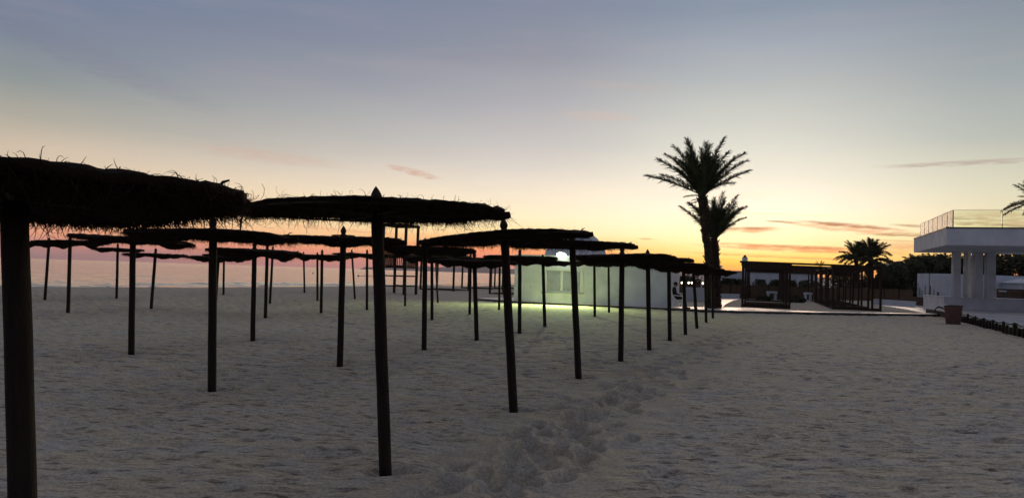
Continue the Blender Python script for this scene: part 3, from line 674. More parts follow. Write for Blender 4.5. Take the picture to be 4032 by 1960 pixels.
# ------------------------------------------------------------ lifeguard tower
g = GT(1590,1161); tw = thing('lifeguard_tower', g, 'tall timber lifeguard tower with railing and open roof frame by the sea', 'lifeguard tower', rz=TH)
s_ = Vector((g.x,g.y,0)).length/48; Wt, Dt = 1.55, 1.75; Ht = 4.42; fl = 1.83
for x_,y_ in ((-Wt,0),(0,0),(-Wt,Dt),(0,Dt)): MB().box((x_-.07,y_-.07,-.2),(x_+.07,y_+.07,Ht-.16)).build('post', BEAM, tw)
for a,b in (((-Wt-.1,-.1,Ht-.16),(.1,.05,Ht)),((-Wt-.1,Dt-.05,Ht-.16),(.1,Dt+.1,Ht)),((-Wt-.1,.053,Ht-.155),(-Wt+.06,Dt-.053,Ht-.003)),((-.06,.053,Ht-.155),(.1,Dt-.053,Ht-.003))): MB().box(a,b).build('roof_beam', BEAM, tw)
for i in range(5): MB().box((-Wt+.075,.09+i*(Dt-.14)/5,fl-.03),(-.075,.09+(i+.93)*(Dt-.14)/5,fl)).build('floor_board', BEAM, tw)
for a,b in (((-Wt+.073,-.04,fl-.18),(-.073,.04,fl-.035)),((-.04,.073,fl-.18),(.04,Dt-.073,fl-.035)),((-Wt+.073,Dt-.04,fl-.18),(-.073,Dt+.04,fl-.035)),((-Wt-.04,.073,fl-.18),(-Wt+.04,Dt-.073,fl-.035))): MB().box(a,b).build('floor_beam', BEAM, tw)
for z in (1.12,.5):
    for a,b in (((-Wt+.073,-.03,z),(-.073,.03,z+.08)),((-.03,.073,z),(.03,Dt-.073,z+.08)),((-Wt+.073,Dt-.03,z),(-.073,Dt+.03,z+.08))): MB().box(a,b).build('cross_rail', BEAM, tw)
for z in (fl+.75,):
    for a,b in (((-Wt+.073,-.035,z),(-.073,.035,z+.07)),((-.035,.073,z),(.035,Dt-.073,z+.07)),((-Wt+.073,Dt-.035,z),(-.073,Dt+.035,z+.07)),((-Wt-.035,.073,z),(-Wt+.035,Dt-.073,z+.07))): MB().box(a,b).build('handrail', BEAM, tw)
bal = inst_box('baluster', (.05,.03,.745))
for k in range(11):
    inst('baluster', bal, tw, (-Wt+.14+k*.125,-.015,fl+.002)); inst('baluster', bal, tw, (-Wt+.14+k*.125,Dt-.015,fl+.002))
bal2 = inst_box('baluster', (.03,.05,.745))
for k in range(12): inst('baluster', bal2, tw, (-.015,.12+k*.13,fl+.002)); inst('baluster', bal2, tw, (-Wt-.015,.12+k*.13,fl+.002))

# ------------------------------------------------------------ palms
def frond_mesh(seed, ln=2.6, droop=.35, nl=46, leaf=.50, w=.024):
    r = random.Random(seed); vs = []; fs = []
    pts = []; p = Vector((0,0,0)); ang = 0
    n = 16
    for i in range(n+1):
        pts.append(p.copy()); a = -droop*(i/n)**1.6; p = p+Vector((math.cos(a),0,math.sin(a)))*(ln/n)
    mb = MB(); mb.tube(pts, [.032*(1-.9*i/n)+.003 for i in range(n+1)], 5, False)
    for k in range(nl):
        t = .16+.84*k/(nl-1); f = t*n; i = min(int(f), n-1); q = pts[i].lerp(pts[i+1], f-i); tg = (pts[i+1]-pts[i]).normalized()
        for sd_ in (-1,1):
            L_ = leaf*(math.sin(math.pi*min(1,(.12+.80*t)))**.6)*r.uniform(.8,1.1); sw = .75-.35*t+r.uniform(-.12,.12)
            d = (tg*(1-sw*.55)+Vector((0,sd_,0))*sw+Vector((0,0,1))*(.25+r.uniform(-.4,.35))).normalized()
            b = tg*(w*.9); tip = q+d*L_+Vector((0,0,-.32*L_)); md = q+d*(L_*.55)+Vector((0,0,.02))
            mb.add([q-b, q+b, md+b*.75, md-b*.75, tip], [(0,1,2,3),(3,2,4)])
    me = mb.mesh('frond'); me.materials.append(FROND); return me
FR = [frond_mesh(k, 2.6, dr_, 74) for k, dr_ in enumerate((.25,.4,.6,.35))]
FRS = [frond_mesh(20+k, 2.6, dr_, 30, .6, .075) for k, dr_ in enumerate((.5,.9,1.3))]
def place_frond(parent, me, loc, d, ln, roll=0, name='frond'):
    d = Vector(d).normalized(); yv = Vector((0,0,1)).cross(d)
    if yv.length < .05: yv = Vector((0,1,0))
    yv.normalize(); zv = d.cross(yv); m = Matrix((d,yv,zv)).transposed().to_4x4() @ Matrix.Rotation(roll,4,'X')
    o = bpy.data.objects.new(name, me); COL.objects.link(o); o.parent = parent; s = ln/2.6
    o.matrix_local = Matrix.Translation(loc) @ m @ Matrix.Scale(s,4); return o
def trunk(parent, pts, rads, stubs=True, seed=0):
    r = random.Random(seed); mb = MB(); P_ = []; Rr = []
    for i in range(len(pts)-1):
        n = max(2,int((Vector(pts[i+1])-Vector(pts[i])).length/.11))
        for k in range(n):
            q = k/n; P_.append(Vector(pts[i]).lerp(Vector(pts[i+1]),q)); Rr.append((rads[i]*(1-q)+rads[i+1]*q)*(1+(.05 if len(P_)%2 else -.04)))
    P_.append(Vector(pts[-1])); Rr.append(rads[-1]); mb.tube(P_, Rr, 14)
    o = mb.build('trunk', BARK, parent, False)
    if stubs:
        sb = MB()
        for i in range(1,len(P_)-1):
            for k in range(5):
                a = r.uniform(0,6.28); b = P_[i]+Vector((math.cos(a),math.sin(a),0))*Rr[i]*.93; l_ = r.uniform(.05,.12)*(1.9 if r.random() < .12 else 1)
                sb.tube([b, b+Vector((math.cos(a)*l_*.8,math.sin(a)*l_*.8,l_))], [.045,.018], 4)
        s_ = sb.build('leaf_stubs', BARK, o); s_['kind'] = 'stuff'
    return o
base = G(2803,1222); YP = base.y
palm = thing('palm_tree', base, 'tall date palm with an upright feathery crown beside the paved path', 'palm tree')
def rel(px,py,Y_=YP,b=base): return P(px,py,Y_)-b
trunk(palm, [Vector((0,0,-.2)),rel(2800,1120),rel(2790,1000),rel(2777,900),rel(2769,820),rel(2767,785),rel(2765,768)], [.27,.22,.20,.18,.20,.27,.14], True, 1)
cb = rel(2765,770)
tips = [(-2.85,.75,.55),(-2.2,1.84,.3),(-1.58,2.2,-.3),(-1.22,2.6,.4),(-.86,2.8,-.5),(-.51,2.95,.3),(0,2.85,-.4),(.26,2.9,.5),(.9,2.95,-.2),(1.22,2.5,.5),(1.6,2.4,-.4),(2.2,1.85,.4),(2.32,1.12,-.4),
        (-1.9,1.2,1.2),(1.8,1.0,1.3),(-1.0,-.1,.6)]
for k, (x_,z_,y_) in enumerate(tips):
    d = Vector((x_,y_,z_+.18*abs(x_)))*.96; ln = d.length*1.03 if k != 15 else 1.0
    place_frond(palm, FR[k%4], cb+Vector((random.uniform(-.1,.1),random.uniform(-.1,.1),0)), d, ln, random.uniform(-.5,.5))
for k in range(64):
    a = random.uniform(0,6.28); e = R(random.triangular(45,88,72)); ln = random.uniform(1.7,2.55)
    d = Vector((math.cos(a)*math.cos(e), math.sin(a)*math.cos(e), math.sin(e))); place_frond(palm, FR[k%4], cb+Vector((math.cos(a)*.12,math.sin(a)*.12,-.05)), d, ln, random.uniform(-.6,.6))
for k in range(7):
    a = random.uniform(0,6.28); e = R(random.uniform(-40,10)); d = Vector((math.cos(a)*math.cos(e), math.sin(a)*math.cos(e), math.sin(e)))
    place_frond(palm, FR[2], cb+Vector((0,0,-.25)), d, random.uniform(.5,.9), 0)
base2 = G(2824,1221); palm2 = thing('palm_tree', base2, 'shorter date palm with V-shaped crown growing against the right side of the tall palm', 'palm tree')
rl2 = lambda px,py: P(px,py,base2.y)-base2
trunk(palm2, [Vector((0,.1,-.2)),rl2(2821,1120),rl2(2818,1020),rl2(2813,960),rl2(2811,935)], [.24,.21,.19,.22,.13], True, 2)
cb2 = rl2(2811,938)
tp2 = [(-130,134,.3),(-100,150,-.4),(-75,165,.5),(17,186,-.3),(39,170,.4),(81,162,.3),(98,150,-.3),(116,146,.5),(110,120,1.2),(60,180,-.5),(-20,170,.8),(95,75,.8)]
for k,(x_,z_,y_) in enumerate(tp2):
    d = Vector((x_/74.7,y_,z_/74.7+.1))*.92; place_frond(palm2, FR[k%4], cb2, d, d.length*1.03, random.uniform(-.5,.5))
for k in range(34):
    a = random.uniform(0,6.28); e = R(random.uniform(48,88)); d = Vector((math.cos(a)*math.cos(e), math.sin(a)*math.cos(e), math.sin(e))); place_frond(palm2, FR[k%4], cb2+Vector((math.cos(a)*.1,math.sin(a)*.1,-.05)), d, random.uniform(1.6,2.3), random.uniform(-.6,.6))
def far_palm(cx, cy, Y_, span, label, n=34, down=False, base_z=-.3, lo=-5, seed=0, grp=None):
    r = random.Random(seed); c_ = P(cx,cy,Y_); o = thing('palm_tree', (c_.x,c_.y,base_z), label, 'palm tree', grp)
    hz = c_.z-base_z; trunk(o, [(0,0,-.1),(.05,0,hz*.5),(0,0,hz)], [.3*span/2.6,.24*span/2.6,.26*span/2.6], hz > 1.5, seed)
    for k in range(n):
        a = 6.283*k/n+r.uniform(-.1,.1); e = R(r.uniform(lo,82)); d = Vector((math.cos(a)*math.cos(e), math.sin(a)*math.cos(e), math.sin(e)))
        place_frond(o, FRS[k%3], (math.cos(a)*.08,math.sin(a)*.08,hz), d, span*r.uniform(.85,1.1), r.uniform(-.3,.3))
    return o
YB = 78
far_palm(3372,1022,YB,2.1,'left palm of the bushy pair standing behind the cabana frames',44,lo=0,seed=4)
far_palm(3428,1022,YB+2,2.5,'right, taller palm of the bushy pair standing behind the cabana frames',60,lo=-45,seed=5)
far_palm(3230,1048,96,.75,'small palm top poking above the cabana frames',12,lo=10,seed=6)
far_palm(3590,1030,88,1.2,'small palm rising from the dark trees left of the terrace slab',18,lo=0,seed=7)
far_palm(3705,1020,90,1.2,'small palm in the dark trees just behind the terrace columns',16,lo=0,seed=9)
cpt = P(4085,790,52); rp = thing('palm_tree', (cpt.x,cpt.y,0), 'palm cut off by the right edge, fronds reaching over the glass railing', 'palm tree')
trunk(rp, [(0,0,-.1),(.1,0,cpt.z*.5),(0,0,cpt.z)], [.32,.26,.27], True, 8)
for k,(x_,y_) in enumerate([(4000,728),(4002,772),(3955,800),(3942,822),(3965,842),(4010,845),(4030,715),(4080,640),(4130,620),(4180,660),(4230,720),(4250,800),(4030,880)]):
    d = P(x_,y_,52)-cpt; place_frond(rp, FR[k%4], (0,0,cpt.z), d+Vector((0,random.uniform(-.5,.5),.15)), d.length*1.03, random.uniform(-.3,.3))
for k in range(20):
    a = random.uniform(-1.5,1.5); e = R(random.uniform(-10,80)); d = Vector((math.cos(a)*math.cos(e), math.sin(a)*math.cos(e), math.sin(e))); place_frond(rp, FR[k%4], (0,0,cpt.z), d, random.uniform(2,2.6))

# ------------------------------------------------------------ dark trees and bushes
def tree(cx, cytop, Y_, w, label, name='tree', seed=0, leaves=2600, base_z=-.3, cat='tree', grp=None, ls=.16, spiky=0):
    r = random.Random(seed); top = P(cx,cytop,Y_); o = thing(name, (top.x,top.y,base_z), label, cat, grp); hz = top.z-base_z
    mb = MB(); mb.tube([(0,0,-.2),(.05,.03,hz*.35),(r.uniform(-.2,.2),0,hz*.65)], [.16,.12,.05], 8)
    for k in range(5):
        a = r.uniform(0,6.28); mb.tube([(0,0,hz*.3),(math.cos(a)*w*.3,math.sin(a)*w*.3,hz*.55),(math.cos(a)*w*.45,math.sin(a)*w*.45,hz*.75)], [.08,.05,.02], 5)
    mb.build('trunk', BRANCH, o, True)
    lumps = [(r.uniform(-.55,.55)*w, r.uniform(-.5,.5)*w, hz*r.uniform(.3,.8), r.uniform(.28,.45)*w) for _ in range(9)]+[(0,0,hz*.72,hz*.27)]+[(r.uniform(-.6,.6)*w, r.uniform(-.3,.3)*w, hz*.22, w*.4) for _ in range(3)]
    cr = MB()
    for k in range(leaves):
        l = lumps[k%len(lumps)]; v = Vector((r.gauss(0,1),r.gauss(0,1),r.gauss(0,1))).normalized()*(l[3]*(.45+.62*r.random()**.5))
        v.z *= .8; p = Vector(l[:3])+v
        if p.z < .02 or p.z > hz*1.05: continue
        a = Vector((r.gauss(0,1),r.gauss(0,1),r.gauss(0,1))).normalized(); b = a.orthogonal().normalized(); s = ls*r.uniform(.6,1.4)
        cr.add([p-a*s, p+b*s*.5, p+a*s, p-b*s*.5], [(0,1,2,3)])
    for k in range(spiky):
        a = r.uniform(-1,1)*w; p = Vector((a,r.uniform(-.3,.3),hz*.85)); t_ = p+Vector((r.uniform(-.3,.3),0,r.uniform(.2,.55)*1.0)); cr.tube([p,t_], [.03,.008], 3)
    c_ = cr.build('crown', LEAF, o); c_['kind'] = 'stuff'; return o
for k, (cx,cy,Y_,w,lab,sp) in enumerate([
  (3530,1048,84,2.0,'low dark tree at the left end of the grove, beside the small house roof',3),
  (3592,1026,86,2.4,'dark rounded tree in the grove, next to the small palm',6),
  (3650,1003,88,2.6,'dark tree with ragged twiggy top left of the terrace columns',26),
  (3712,1003,90,2.6,'dark tree right behind the first terrace column',20),
  (3790,1000,91,2.8,'dark tree seen between the second and third terrace columns',14),
  (3870,1000,92,2.8,'dark tree behind the rightmost terrace column',10),
  (3945,992,92,3.0,'dark tree under the slab, right of the terrace columns',8),
  (4025,990,93,3.2,'dark tree under the slab at the right edge of the picture',8),
  (3478,1090,82,1.7,'low dark bush at the foot of the twin palms',0)]):
    tree(cx,cy-16,Y_,w,lab,'tree',30+k,6500,-.4,'tree','dark trees behind the terrace',.24,sp)
for k, (cx,cy,Y_,w,lab) in enumerate([
  (2675,1078,76,1.6,'dark bush behind the fence, right of the white building'),
  (2735,1082,77,1.7,'dark bush behind the fence, left of the palm trunks'),
  (2862,1088,80,1.3,'low dark bush behind the fence, just right of the palm trunks'),
  (2900,1092,81,1.4,'dark bush left of the nearest cabana frame post'),
  (2990,1092,82,1.9,'dark bush seen through the left cabana frames'),
  (3060,1094,82,1.6,'dark bush near the right post of the nearest left cabana frame'),
  (3112,1094,81,1.1,'round dark bush in front of the pale house'),
  (3195,1096,83,1.3,'dark bush at the right end of the pale house'),
  (3300,1038,84,2.6,'dark bush seen through the right cabana frames'),
  (3390,1034,85,2.9,'dark bush below the twin palms, behind the cabana frames')]):
    tree(cx,cy,Y_,w,lab,'bush',60+k,1800,-.4,'bush','dark bushes behind the reed fence',.15,3)
tree(3130,1166,60,.9,'low dark shrub mound beside the far path','bush',80,900,-.05,'bush')
tree(3010,1168,62,.8,'small dark shrub inside the left cabana frames','bush',81,700,-.05,'bush')

# ------------------------------------------------------------ pale far house, tower, small roof house
def lbox(o, nm, a, b, m): return MB().box(a,b).build(nm, m, o)
hp = P(2838,1135,98); hq = P(3215,1145,98); hw = hq.x-hp.x; top = P(3000,1073,98).z
ho = thing('pale_house', (hp.x,98,0), 'long low pale house far behind the bushes, with a dark door', 'house')
dx0 = P(3144,1110,98).x-hp.x; dx1 = P(3171,1110,98).x-hp.x
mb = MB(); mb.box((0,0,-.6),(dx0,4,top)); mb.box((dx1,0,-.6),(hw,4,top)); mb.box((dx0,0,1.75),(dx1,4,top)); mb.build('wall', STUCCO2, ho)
lbox(ho,'roof_edge',(-.15,-.15,top+.003),(hw+.15,4.15,top+.12),DARKTRIM); lbox(ho,'door',(dx0,.15,-.6),(dx1,.2,1.747),DARKTRIM)
for k in range(5): 
    w_ = lbox(ho,'window',(1.2+k*1.9,-.03,.9),(1.95+k*1.9,-.002,1.9),DARKTRIM)
    lbox(ho,'sill',(1.15+k*1.9,-.09,.84),(2.0+k*1.9,-.003,.897),STUCCO2).parent = w_
cx_ = P(2933,1010,96.5).x; ct = P(2933,1013,96.5).z
ch = thing('lantern_tower', (cx_,96.5,0), 'small white turret with dark rounded cap above the cabana frames', 'turret')
MB().box((-.28,-.28,-.6),(.28,.28,ct)).build('shaft', STUCCO2, ch); MB().box((-.34,-.34,ct-.9),(.34,.34,ct-.82)).build('ledge', STUCCO2, ch)
MB().lathe([(.24,ct+.002),(.22,ct+.12),(.12,ct+.26),(.02,ct+.32)], 14).build('cap', DARKTRIM, ch, True)
h3 = P(3498,1035,110); h2 = thing('hill_house', (h3.x,110,0), 'small house with a sloping roof at the left end of the dark grove', 'house')
MB().box((0,0,-.5),(3.0,1.5,h3.z-.15)).build('wall', STUCCO2, h2)
MB().add([(-.2,-.3,h3.z-.15),(3.4,-.3,h3.z+.45),(3.4,1.8,h3.z+.45),(-.2,1.8,h3.z-.15),(-.2,-.3,h3.z-.03),(3.4,-.3,h3.z+.57),(3.4,1.8,h3.z+.57),(-.2,1.8,h3.z-.03)],[(3,2,1,0),(4,5,6,7),(0,1,5,4),(1,2,6,5),(2,3,7,6),(3,0,4,7)]).build('roof', DARKTRIM, h2)
lbox(h2,'window',(.7,-.03,h3.z-1.3),(1.5,-.002,h3.z-.6),DARKTRIM)

# reed fence
fa = G(2630,1170); fb = G(3595,1186); fl_ = (fb-fa).length; fo = thing('reed_fence', fa, 'long brown reed fence running behind the cabana frames', 'fence', rz=math.atan2(fb.y-fa.y, fb.x-fa.x))
npn = 14
for k in range(npn):
    mb = MB(); x0 = fl_*k/npn+.06; x1 = fl_*(k+1)/npn-.06; x = x0; r = random.Random(k)
    while x < x1: w_ = r.uniform(.05,.09); mb.box((x,r.uniform(-.015,.015),-.1),(min(x1,x+w_),.05+r.uniform(-.01,.01),1.22+r.uniform(-.05,.05))); x += w_+.004
    p_ = mb.build('reed_panel', REED, fo); p_['kind'] = 'stuff'
    MB().box((fl_*k/npn-.05,-.04,-.2),(fl_*k/npn+.05,.06,1.32)).build('post', BEAM, fo)
# low pale walls
def low_wall(a, b, h, label, m=STUCCO2, zb=0):
    a = G(*a); b = G(*b); o = thing('low_wall', a, label, 'wall', rz=math.atan2(b.y-a.y,b.x-a.x)); ln = (b-a).length
    MB().box((0,0,-.2),(ln,.25,h)).build('wall', m, o); bevel(MB().box((-.03,-.03,h+.002),(ln+.03,.28,h+.05)).build('coping', m, o), .01); return o
low_wall((2648,1172),(2912,1176),.38,'low pale wall left of and behind the palm trunks')
low_wall((3440,1199),(3594,1211),.42,'low pale wall leading up to the terrace plinth')
for k,(a_,b_,lab) in enumerate(((3025,3062,'long pale bench seen through the left cabana frames'),(3172,3200,'pale bench right of the dark door of the far house'))):
    p_ = P(a_,1128,63); q_ = P(b_,1128,63); bo = thing('garden_bench', (p_.x,63,0), lab, 'bench'); w_ = q_.x-p_.x
    bevel(MB().box((0,0,.62),(w_,.45,.80)).build('seat', STUCCO2, bo), .02)
    for x_ in (.05,w_-.15): MB().box((x_,.05,-.05),(x_+.1,.4,.618)).build('leg', STUCCO2, bo)

# bar shelter with warm lamps
sh = G(2668,1186); bs = thing('bar_shelter', sh, 'slim-posted flat shelter with small warm lamps right of the white building', 'shelter', rz=TH)
for x_,y_ in ((0,0),(2.7,0),(0,4),(2.7,4),(1.35,4)): MB().box((x_,y_,-.05),(x_+.09,y_+.09,2.55)).build('post', TRIM, bs)
MB().box((-.1,-.1,2.553),(2.9,4.2,2.68)).build('roof', TRIM, bs); MB().box((.3,3.0,0),(2.4,3.5,1.0)).build('counter', STUCCO2, bs)
WARM = emit('warm_bulb', (1,.85,.55), 9)
for k,(x_,y_,Y_) in enumerate(((2685,1113,60),(2712,1113,61),(2724,1113,63),(2767,1115,62))):
    p_ = P(x_,y_,Y_); lo_ = thing('globe_lamp', p_, ['small warm lamp right above the seated person','small warm lamp, left one of a close pair by the leaning pole','small warm lamp, right one of a close pair by the leaning pole','small warm lamp just left of the palm trunk'][k], 'lamp', 'small warm lamps')
    MB().lathe([(.01,-.075),(.055,-.05),(.075,0),(.055,.05),(.01,.075)], 10).build('bulb', WARM, lo_, True); MB().tube([(0,0,.075),(0,0,.3)] if k < 0 else [(0,0,-.075),(0,0,-p_.z-.02)], .015, 5).build('lamp_post', DARKTRIM, lo_)

# ------------------------------------------------------------ terrace pavilion
C0 = G(3717,1217,.3); F0 = P(3727,964,37.5); Lp = P(3598,990,47)
thp = math.atan2(-(Lp.x-F0.x), (Lp.y-F0.y)); 
pav = thing('terrace_pavilion', (F0.x,F0.y,0), 'white terrace pavilion with thick roof slab, blade columns and glass railing', 'pavilion', rz=thp)
zb, zt_ = F0.z, P(3727,898,37.5).z
dl = (Vector((Lp.x,Lp.y,0))-Vector((F0.x,F0.y,0))).length; LW = 14
inv = Matrix.Rotation(-thp,4,'Z') @ Matrix.Translation((-F0.x,-F0.y,0))
def pl(p): return inv @ p
MB().box((0,0,zb),(LW,dl,zt_)).build('roof_slab', STUCCO, pav)
mb = MB(); mb.box((-.03,-.03,zt_+.002),(LW,.12,zt_+.06)); mb.box((-.03,.12,zt_+.002),(.12,dl+.03,zt_+.06)); mb.build('slab_coping', DARKTRIM, pav)
# glass railing
rl = thing('glass_railing', (F0.x,F0.y,0), 'frameless glass railing around the roof terrace', 'railing', rz=thp)
gz0, gz1 = zt_+.02, P(3743,830,38).z
pitch = 2.15
gx = .35; k = 0; x_ = gx
while x_ < LW-pitch:
    MB().box((x_+.02,.35,gz0),(x_+pitch-.02,.365,gz1)).build('glass_pane', GLASS, rl)
    if k > 0: MB().box((x_-.012,.34,gz0),(x_+.012,.375,gz1)).build('clamp', CONC, rl)
    x_ += pitch; k += 1
MB().box((gx-.03,.33,gz0),(gx+.015,.375,gz1+.01)).build('corner_post', DARKTRIM, rl)
n_p = 7; pw = (dl-.6)/n_p
for k in range(n_p):
    y_ = .40+k*pw; MB().box((gx-.01,y_+.02,gz0),(gx+.005,y_+pw-.02,gz1)).build('glass_pane', GLASS, rl); MB().box((gx-.02,y_+pw-.012,gz0),(gx+.012,y_+pw+.012,gz1)).build('clamp', CONC, rl)
mb = MB(); mb.box((gx-.02,.335,gz1+.002),(LW,.38,gz1+.016)); mb.build('top_trim', CONC, rl); MB().box((gx-.02,.385,gz1+.002),(gx+.02,dl-.2,gz1+.016)).build('top_trim', CONC, rl)
# plinth
pA = G(3717,1217,.30); pL = G(3592,1209,0)
plz = P(3717,1170,pA.y).z
pln = thing('terrace_plinth', (pA.x,pA.y,0), 'low pale plinth wall under the terrace columns', 'plinth', rz=thp)
lenL = 7.0
MB().box((0,0,-.2),(14,lenL,plz)).build('plinth_wall', STUCCO, pln); mb = MB(); mb.box((-.04,-.04,plz+.002),(14,.3,plz+.05)); mb.box((-.04,.3,plz+.002),(.3,lenL+.04,plz+.05)); mb.build('coping', STUCCO, pln)
# blade columns: pixel span of the face that looks at the camera
ipl = Matrix.Rotation(-thp,4,'Z') @ Matrix.Translation((-F0.x,-F0.y,0))
fy = (ipl @ Vector((pA.x,pA.y,0))).y+.55
def onfront(px, yl):   # local x of a pixel column on the plane y = yl
    d = ray(px,1100); dl_ = (ipl.to_3x3() @ Vector((d.x,d.y,0))); cl_ = ipl @ Vector((0,0,0)); t_ = (yl-cl_.y)/dl_.y; return cl_.x+dl_.x*t_
for k,(a_,b_,yo) in enumerate(((3754,3783,0),(3801,3823,1.5),(3842,3871,.2),(3886,3921,0.0))):
    xa = onfront(a_,fy+yo); xb = onfront(b_,fy+yo)
    c_ = MB().box((xa,fy+yo,plz),(xb,fy+yo+.45,zb)).build('column', STUCCO, pav); 
pass
GLOSSW = mat('glossy_white_paint', (.8,.79,.76), .22, .04, 4, 0, 20, .9)
for px_ in (3750,3797,3806,3829,3838,3879): MB().lathe([(.055,plz),(.055,zb-.002)], 14, (onfront(px_,fy+.25),fy+.25,0)).build('slim_post', GLOSSW, pav, True)
# white service block behind
wb = P(3621,1148,62); we = P(3723,1148,60); wt = P(3660,1079,61).z
sb_ = thing('white_outbuilding', (wb.x,62,0), 'white weathered outbuilding with dark streaks left of the terrace columns', 'building')
sb_.location = (we.x,60,0)
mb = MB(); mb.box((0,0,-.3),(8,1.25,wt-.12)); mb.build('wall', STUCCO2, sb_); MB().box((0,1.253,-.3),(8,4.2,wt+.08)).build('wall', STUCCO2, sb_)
for y_,z0_,z1_,ww in ((4.0,.8,1.9,.03),(3.7,.8,1.5,.08),(3.4,.8,1.3,.05),(2.9,.8,1.7,.04),(2.3,.5,2.9,.04),(2.1,.5,1.7,.10),(1.6,.8,1.4,.05),(.9,.7,1.2,.25)): MB().box((-.03,y_,z0_),(-.002,y_+ww,z1_)).build('downpipe', DARKTRIM, sb_)
MB().box((-.5,-.1,-.3),(-.35,4.6,.72)).build('low_screen', REED, sb_)
ks = P(4012,1140,58); ko = thing('garden_kiosk', (ks.x,58,0), 'small pale kiosk with shallow pointed roof at the right edge', 'kiosk')
kz = P(4000,1114,58).z
MB().box((0,0,-.1),(2.2,2.2,kz)).build('wall', STUCCO2, ko); MB().add([(-.25,-.25,kz+.003),(2.45,-.25,kz+.003),(2.45,2.45,kz+.003),(-.25,2.45,kz+.003),(1.1,1.1,kz+.42)],[(3,2,1,0),(0,1,4),(1,2,4),(2,3,4),(3,0,4)]).build('roof', STUCCO, ko)
lbox(ko,'window',(.4,-.03,.9),(1.8,-.002,kz-.15),DARKTRIM)
co_ = P(3945,1170,53); cc = thing('terrace_bar', (co_.x,53,0), 'dark low bar counter behind the plinth, below the small kiosk', 'bar counter')
czt = P(3960,1137,53).z
MB().box((0,0,-.1),(3.2,.6,czt-.06)).build('counter_front', REED, cc); MB().box((-.1,-.1,czt-.057),(3.3,.7,czt)).build('counter_top', DARKTRIM, cc)
for k,x_ in enumerate((3948,3968,4002)):
    p_ = P(x_,1165,50.5); st = thing('bar_stool', (p_.x,50.5,plz), ['pale box stool at the left end of the dark bar','thin stool in the middle of the dark bar','brown box stool towards the right edge of the dark bar'][k], 'stool', 'stools by the dark bar')
    bevel(MB().box((-.17,-.17,.42),(.17,.17,.50)).build('seat', STUCCO2 if k == 0 else TERRA, st), .01)
    for a,b in ((-.14,-.14),(.14,-.14),(-.14,.14),(.14,.14)): MB().box((a-.02,b-.02,0),(a+.02,b+.02,.418)).build('leg', DARKTRIM, st)

# ------------------------------------------------------------ deck
e1 = G(3793,1267); e2 = G(4032,1327); ed = (e2-e1).normalized(); e3 = e1+ed*26; en = Vector((-ed.y,ed.x,0))
if en.x < 0: en = -en
dk = thing('deck', (0,0,0)); tag(dk, kind='structure')
DZ = .33
al = Vector((math.cos(thp),math.sin(thp),0))   # boards run along the pavilion front
bw = .32; far_d = (pA-e1).dot(Vector((-al.y,al.x,0)))
nd = Vector((-al.y,al.x,0)); k = 0
y_ = far_d-.03; rd = random.Random(3)
while y_ > far_d-24:
    # start of the board where it meets the edge line e1 + s*ed
    s = (y_)/ed.dot(nd) ; st_ = e1+ed*s if s >= 0 else e1+nd*y_
    if s < 0: st_ = e1+nd*y_+al*0.0
    w2 = bw*.92; a = st_+al*.04; b = st_+al*(16)
    zz = DZ+rd.uniform(-.012,.012); w2 = bw*(.90 if rd.random() < .75 else .80)
    MB().prism([(p.x,p.y) for p in (a, b, b-nd*w2, a-nd*w2+ed*0)], zz-.035, zz).build('deck_board', DECK, dk)
    y_ -= bw; k += 1
e0 = e1+nd*far_d
MB().prism([(p.x,p.y) for p in (e1+en*.1, e3+en*.1, e3+en*.1+al*20, e0+al*20, e0+al*.05)], -.1, DZ-.06).build('deck_underside', KERB, dk)
MB().prism([(p.x,p.y) for p in (e1-en*.02, e3-en*.02, e3+en*.05, e1+en*.05)], DZ-.10, DZ-.045).build('edge_beam', DECK, dk)
# short log posts holding up the deck edge, with a rope over them
ks_ = walk([e1-en*.10, e3-en*.10], .55); tops = []
for k, p_ in enumerate(ks_[:46]):
    tall = k % 3 == 0; hz = (.42 if tall else .29)+rd.uniform(-.04,.03); rr_ = rd.uniform(.04,.075)
    if tall: tops.append(p_+Vector((0,0,hz)))
    o = MB().lathe([(rr_,-.2),(rr_*1.02,hz*.5),(rr_*.96,hz-.015),(rr_*.8,hz)], 10).build('log_post', WOOD, None, True); o.location = (p_.x,p_.y,0)
    tag(o, '%s log post standing along the deck edge' % ('taller dark' if tall else 'short cut dark'), 'post', 'taller log posts along the deck' if tall else 'short log posts along the deck')
for k in range(len(ks_)*2):
    q = (k+.5)/(len(ks_)*2); p_ = (e1-en*.05).lerp(e3-en*.05,q); MB().box((p_.x-.05,p_.y-.03,-.2),(p_.x+.07,p_.y+.03,.24)).build('skirt_board', WOOD, dk)
rp_ = []
for a,b in zip(tops[:-1],tops[1:]):
    for j in range(5): q = j/5; rp_.append(a.lerp(b,q)+Vector((0,0,-.07*4*q*(1-q))))
tag(MB().tube(rp_, .02, 6).build('rope', ROPE, None, True), 'dark rope sagging between the log posts of the deck', 'rope')
# coil of rope on the path end
cp = G(3704,1238,.1); cl = []
for j in range(60): a = j*.35; cl.append((cp.x+.28*math.cos(a)*(1+.1*math.sin(j)), cp.y+.15*math.sin(a), .18+.22*math.sin(a)+.004*j*.2+.08))
tag(MB().tube(cl, .025, 6).build('rope_coil', ROPE, None, True), 'loops of dark rope lying at the path end left of the reddish bin', 'rope')
# bin
bp = G(3753,1276); bn = thing('litter_bin', bp, 'round reddish-brown bin standing on the sand at the end of the deck', 'bin')
MB().lathe([(.26,-.03),(.28,0),(.345,.72),(.36,.74),(.36,.79),(.32,.79),(.30,.70),(.25,.1)], 26).build('tub', TERRA, bn, True)
MB().lathe([(.10,.795),(.375,.795),(.38,.81),(.33,.84),(.10,.85)], 26).build('lid', DARKTRIM, bn, True)

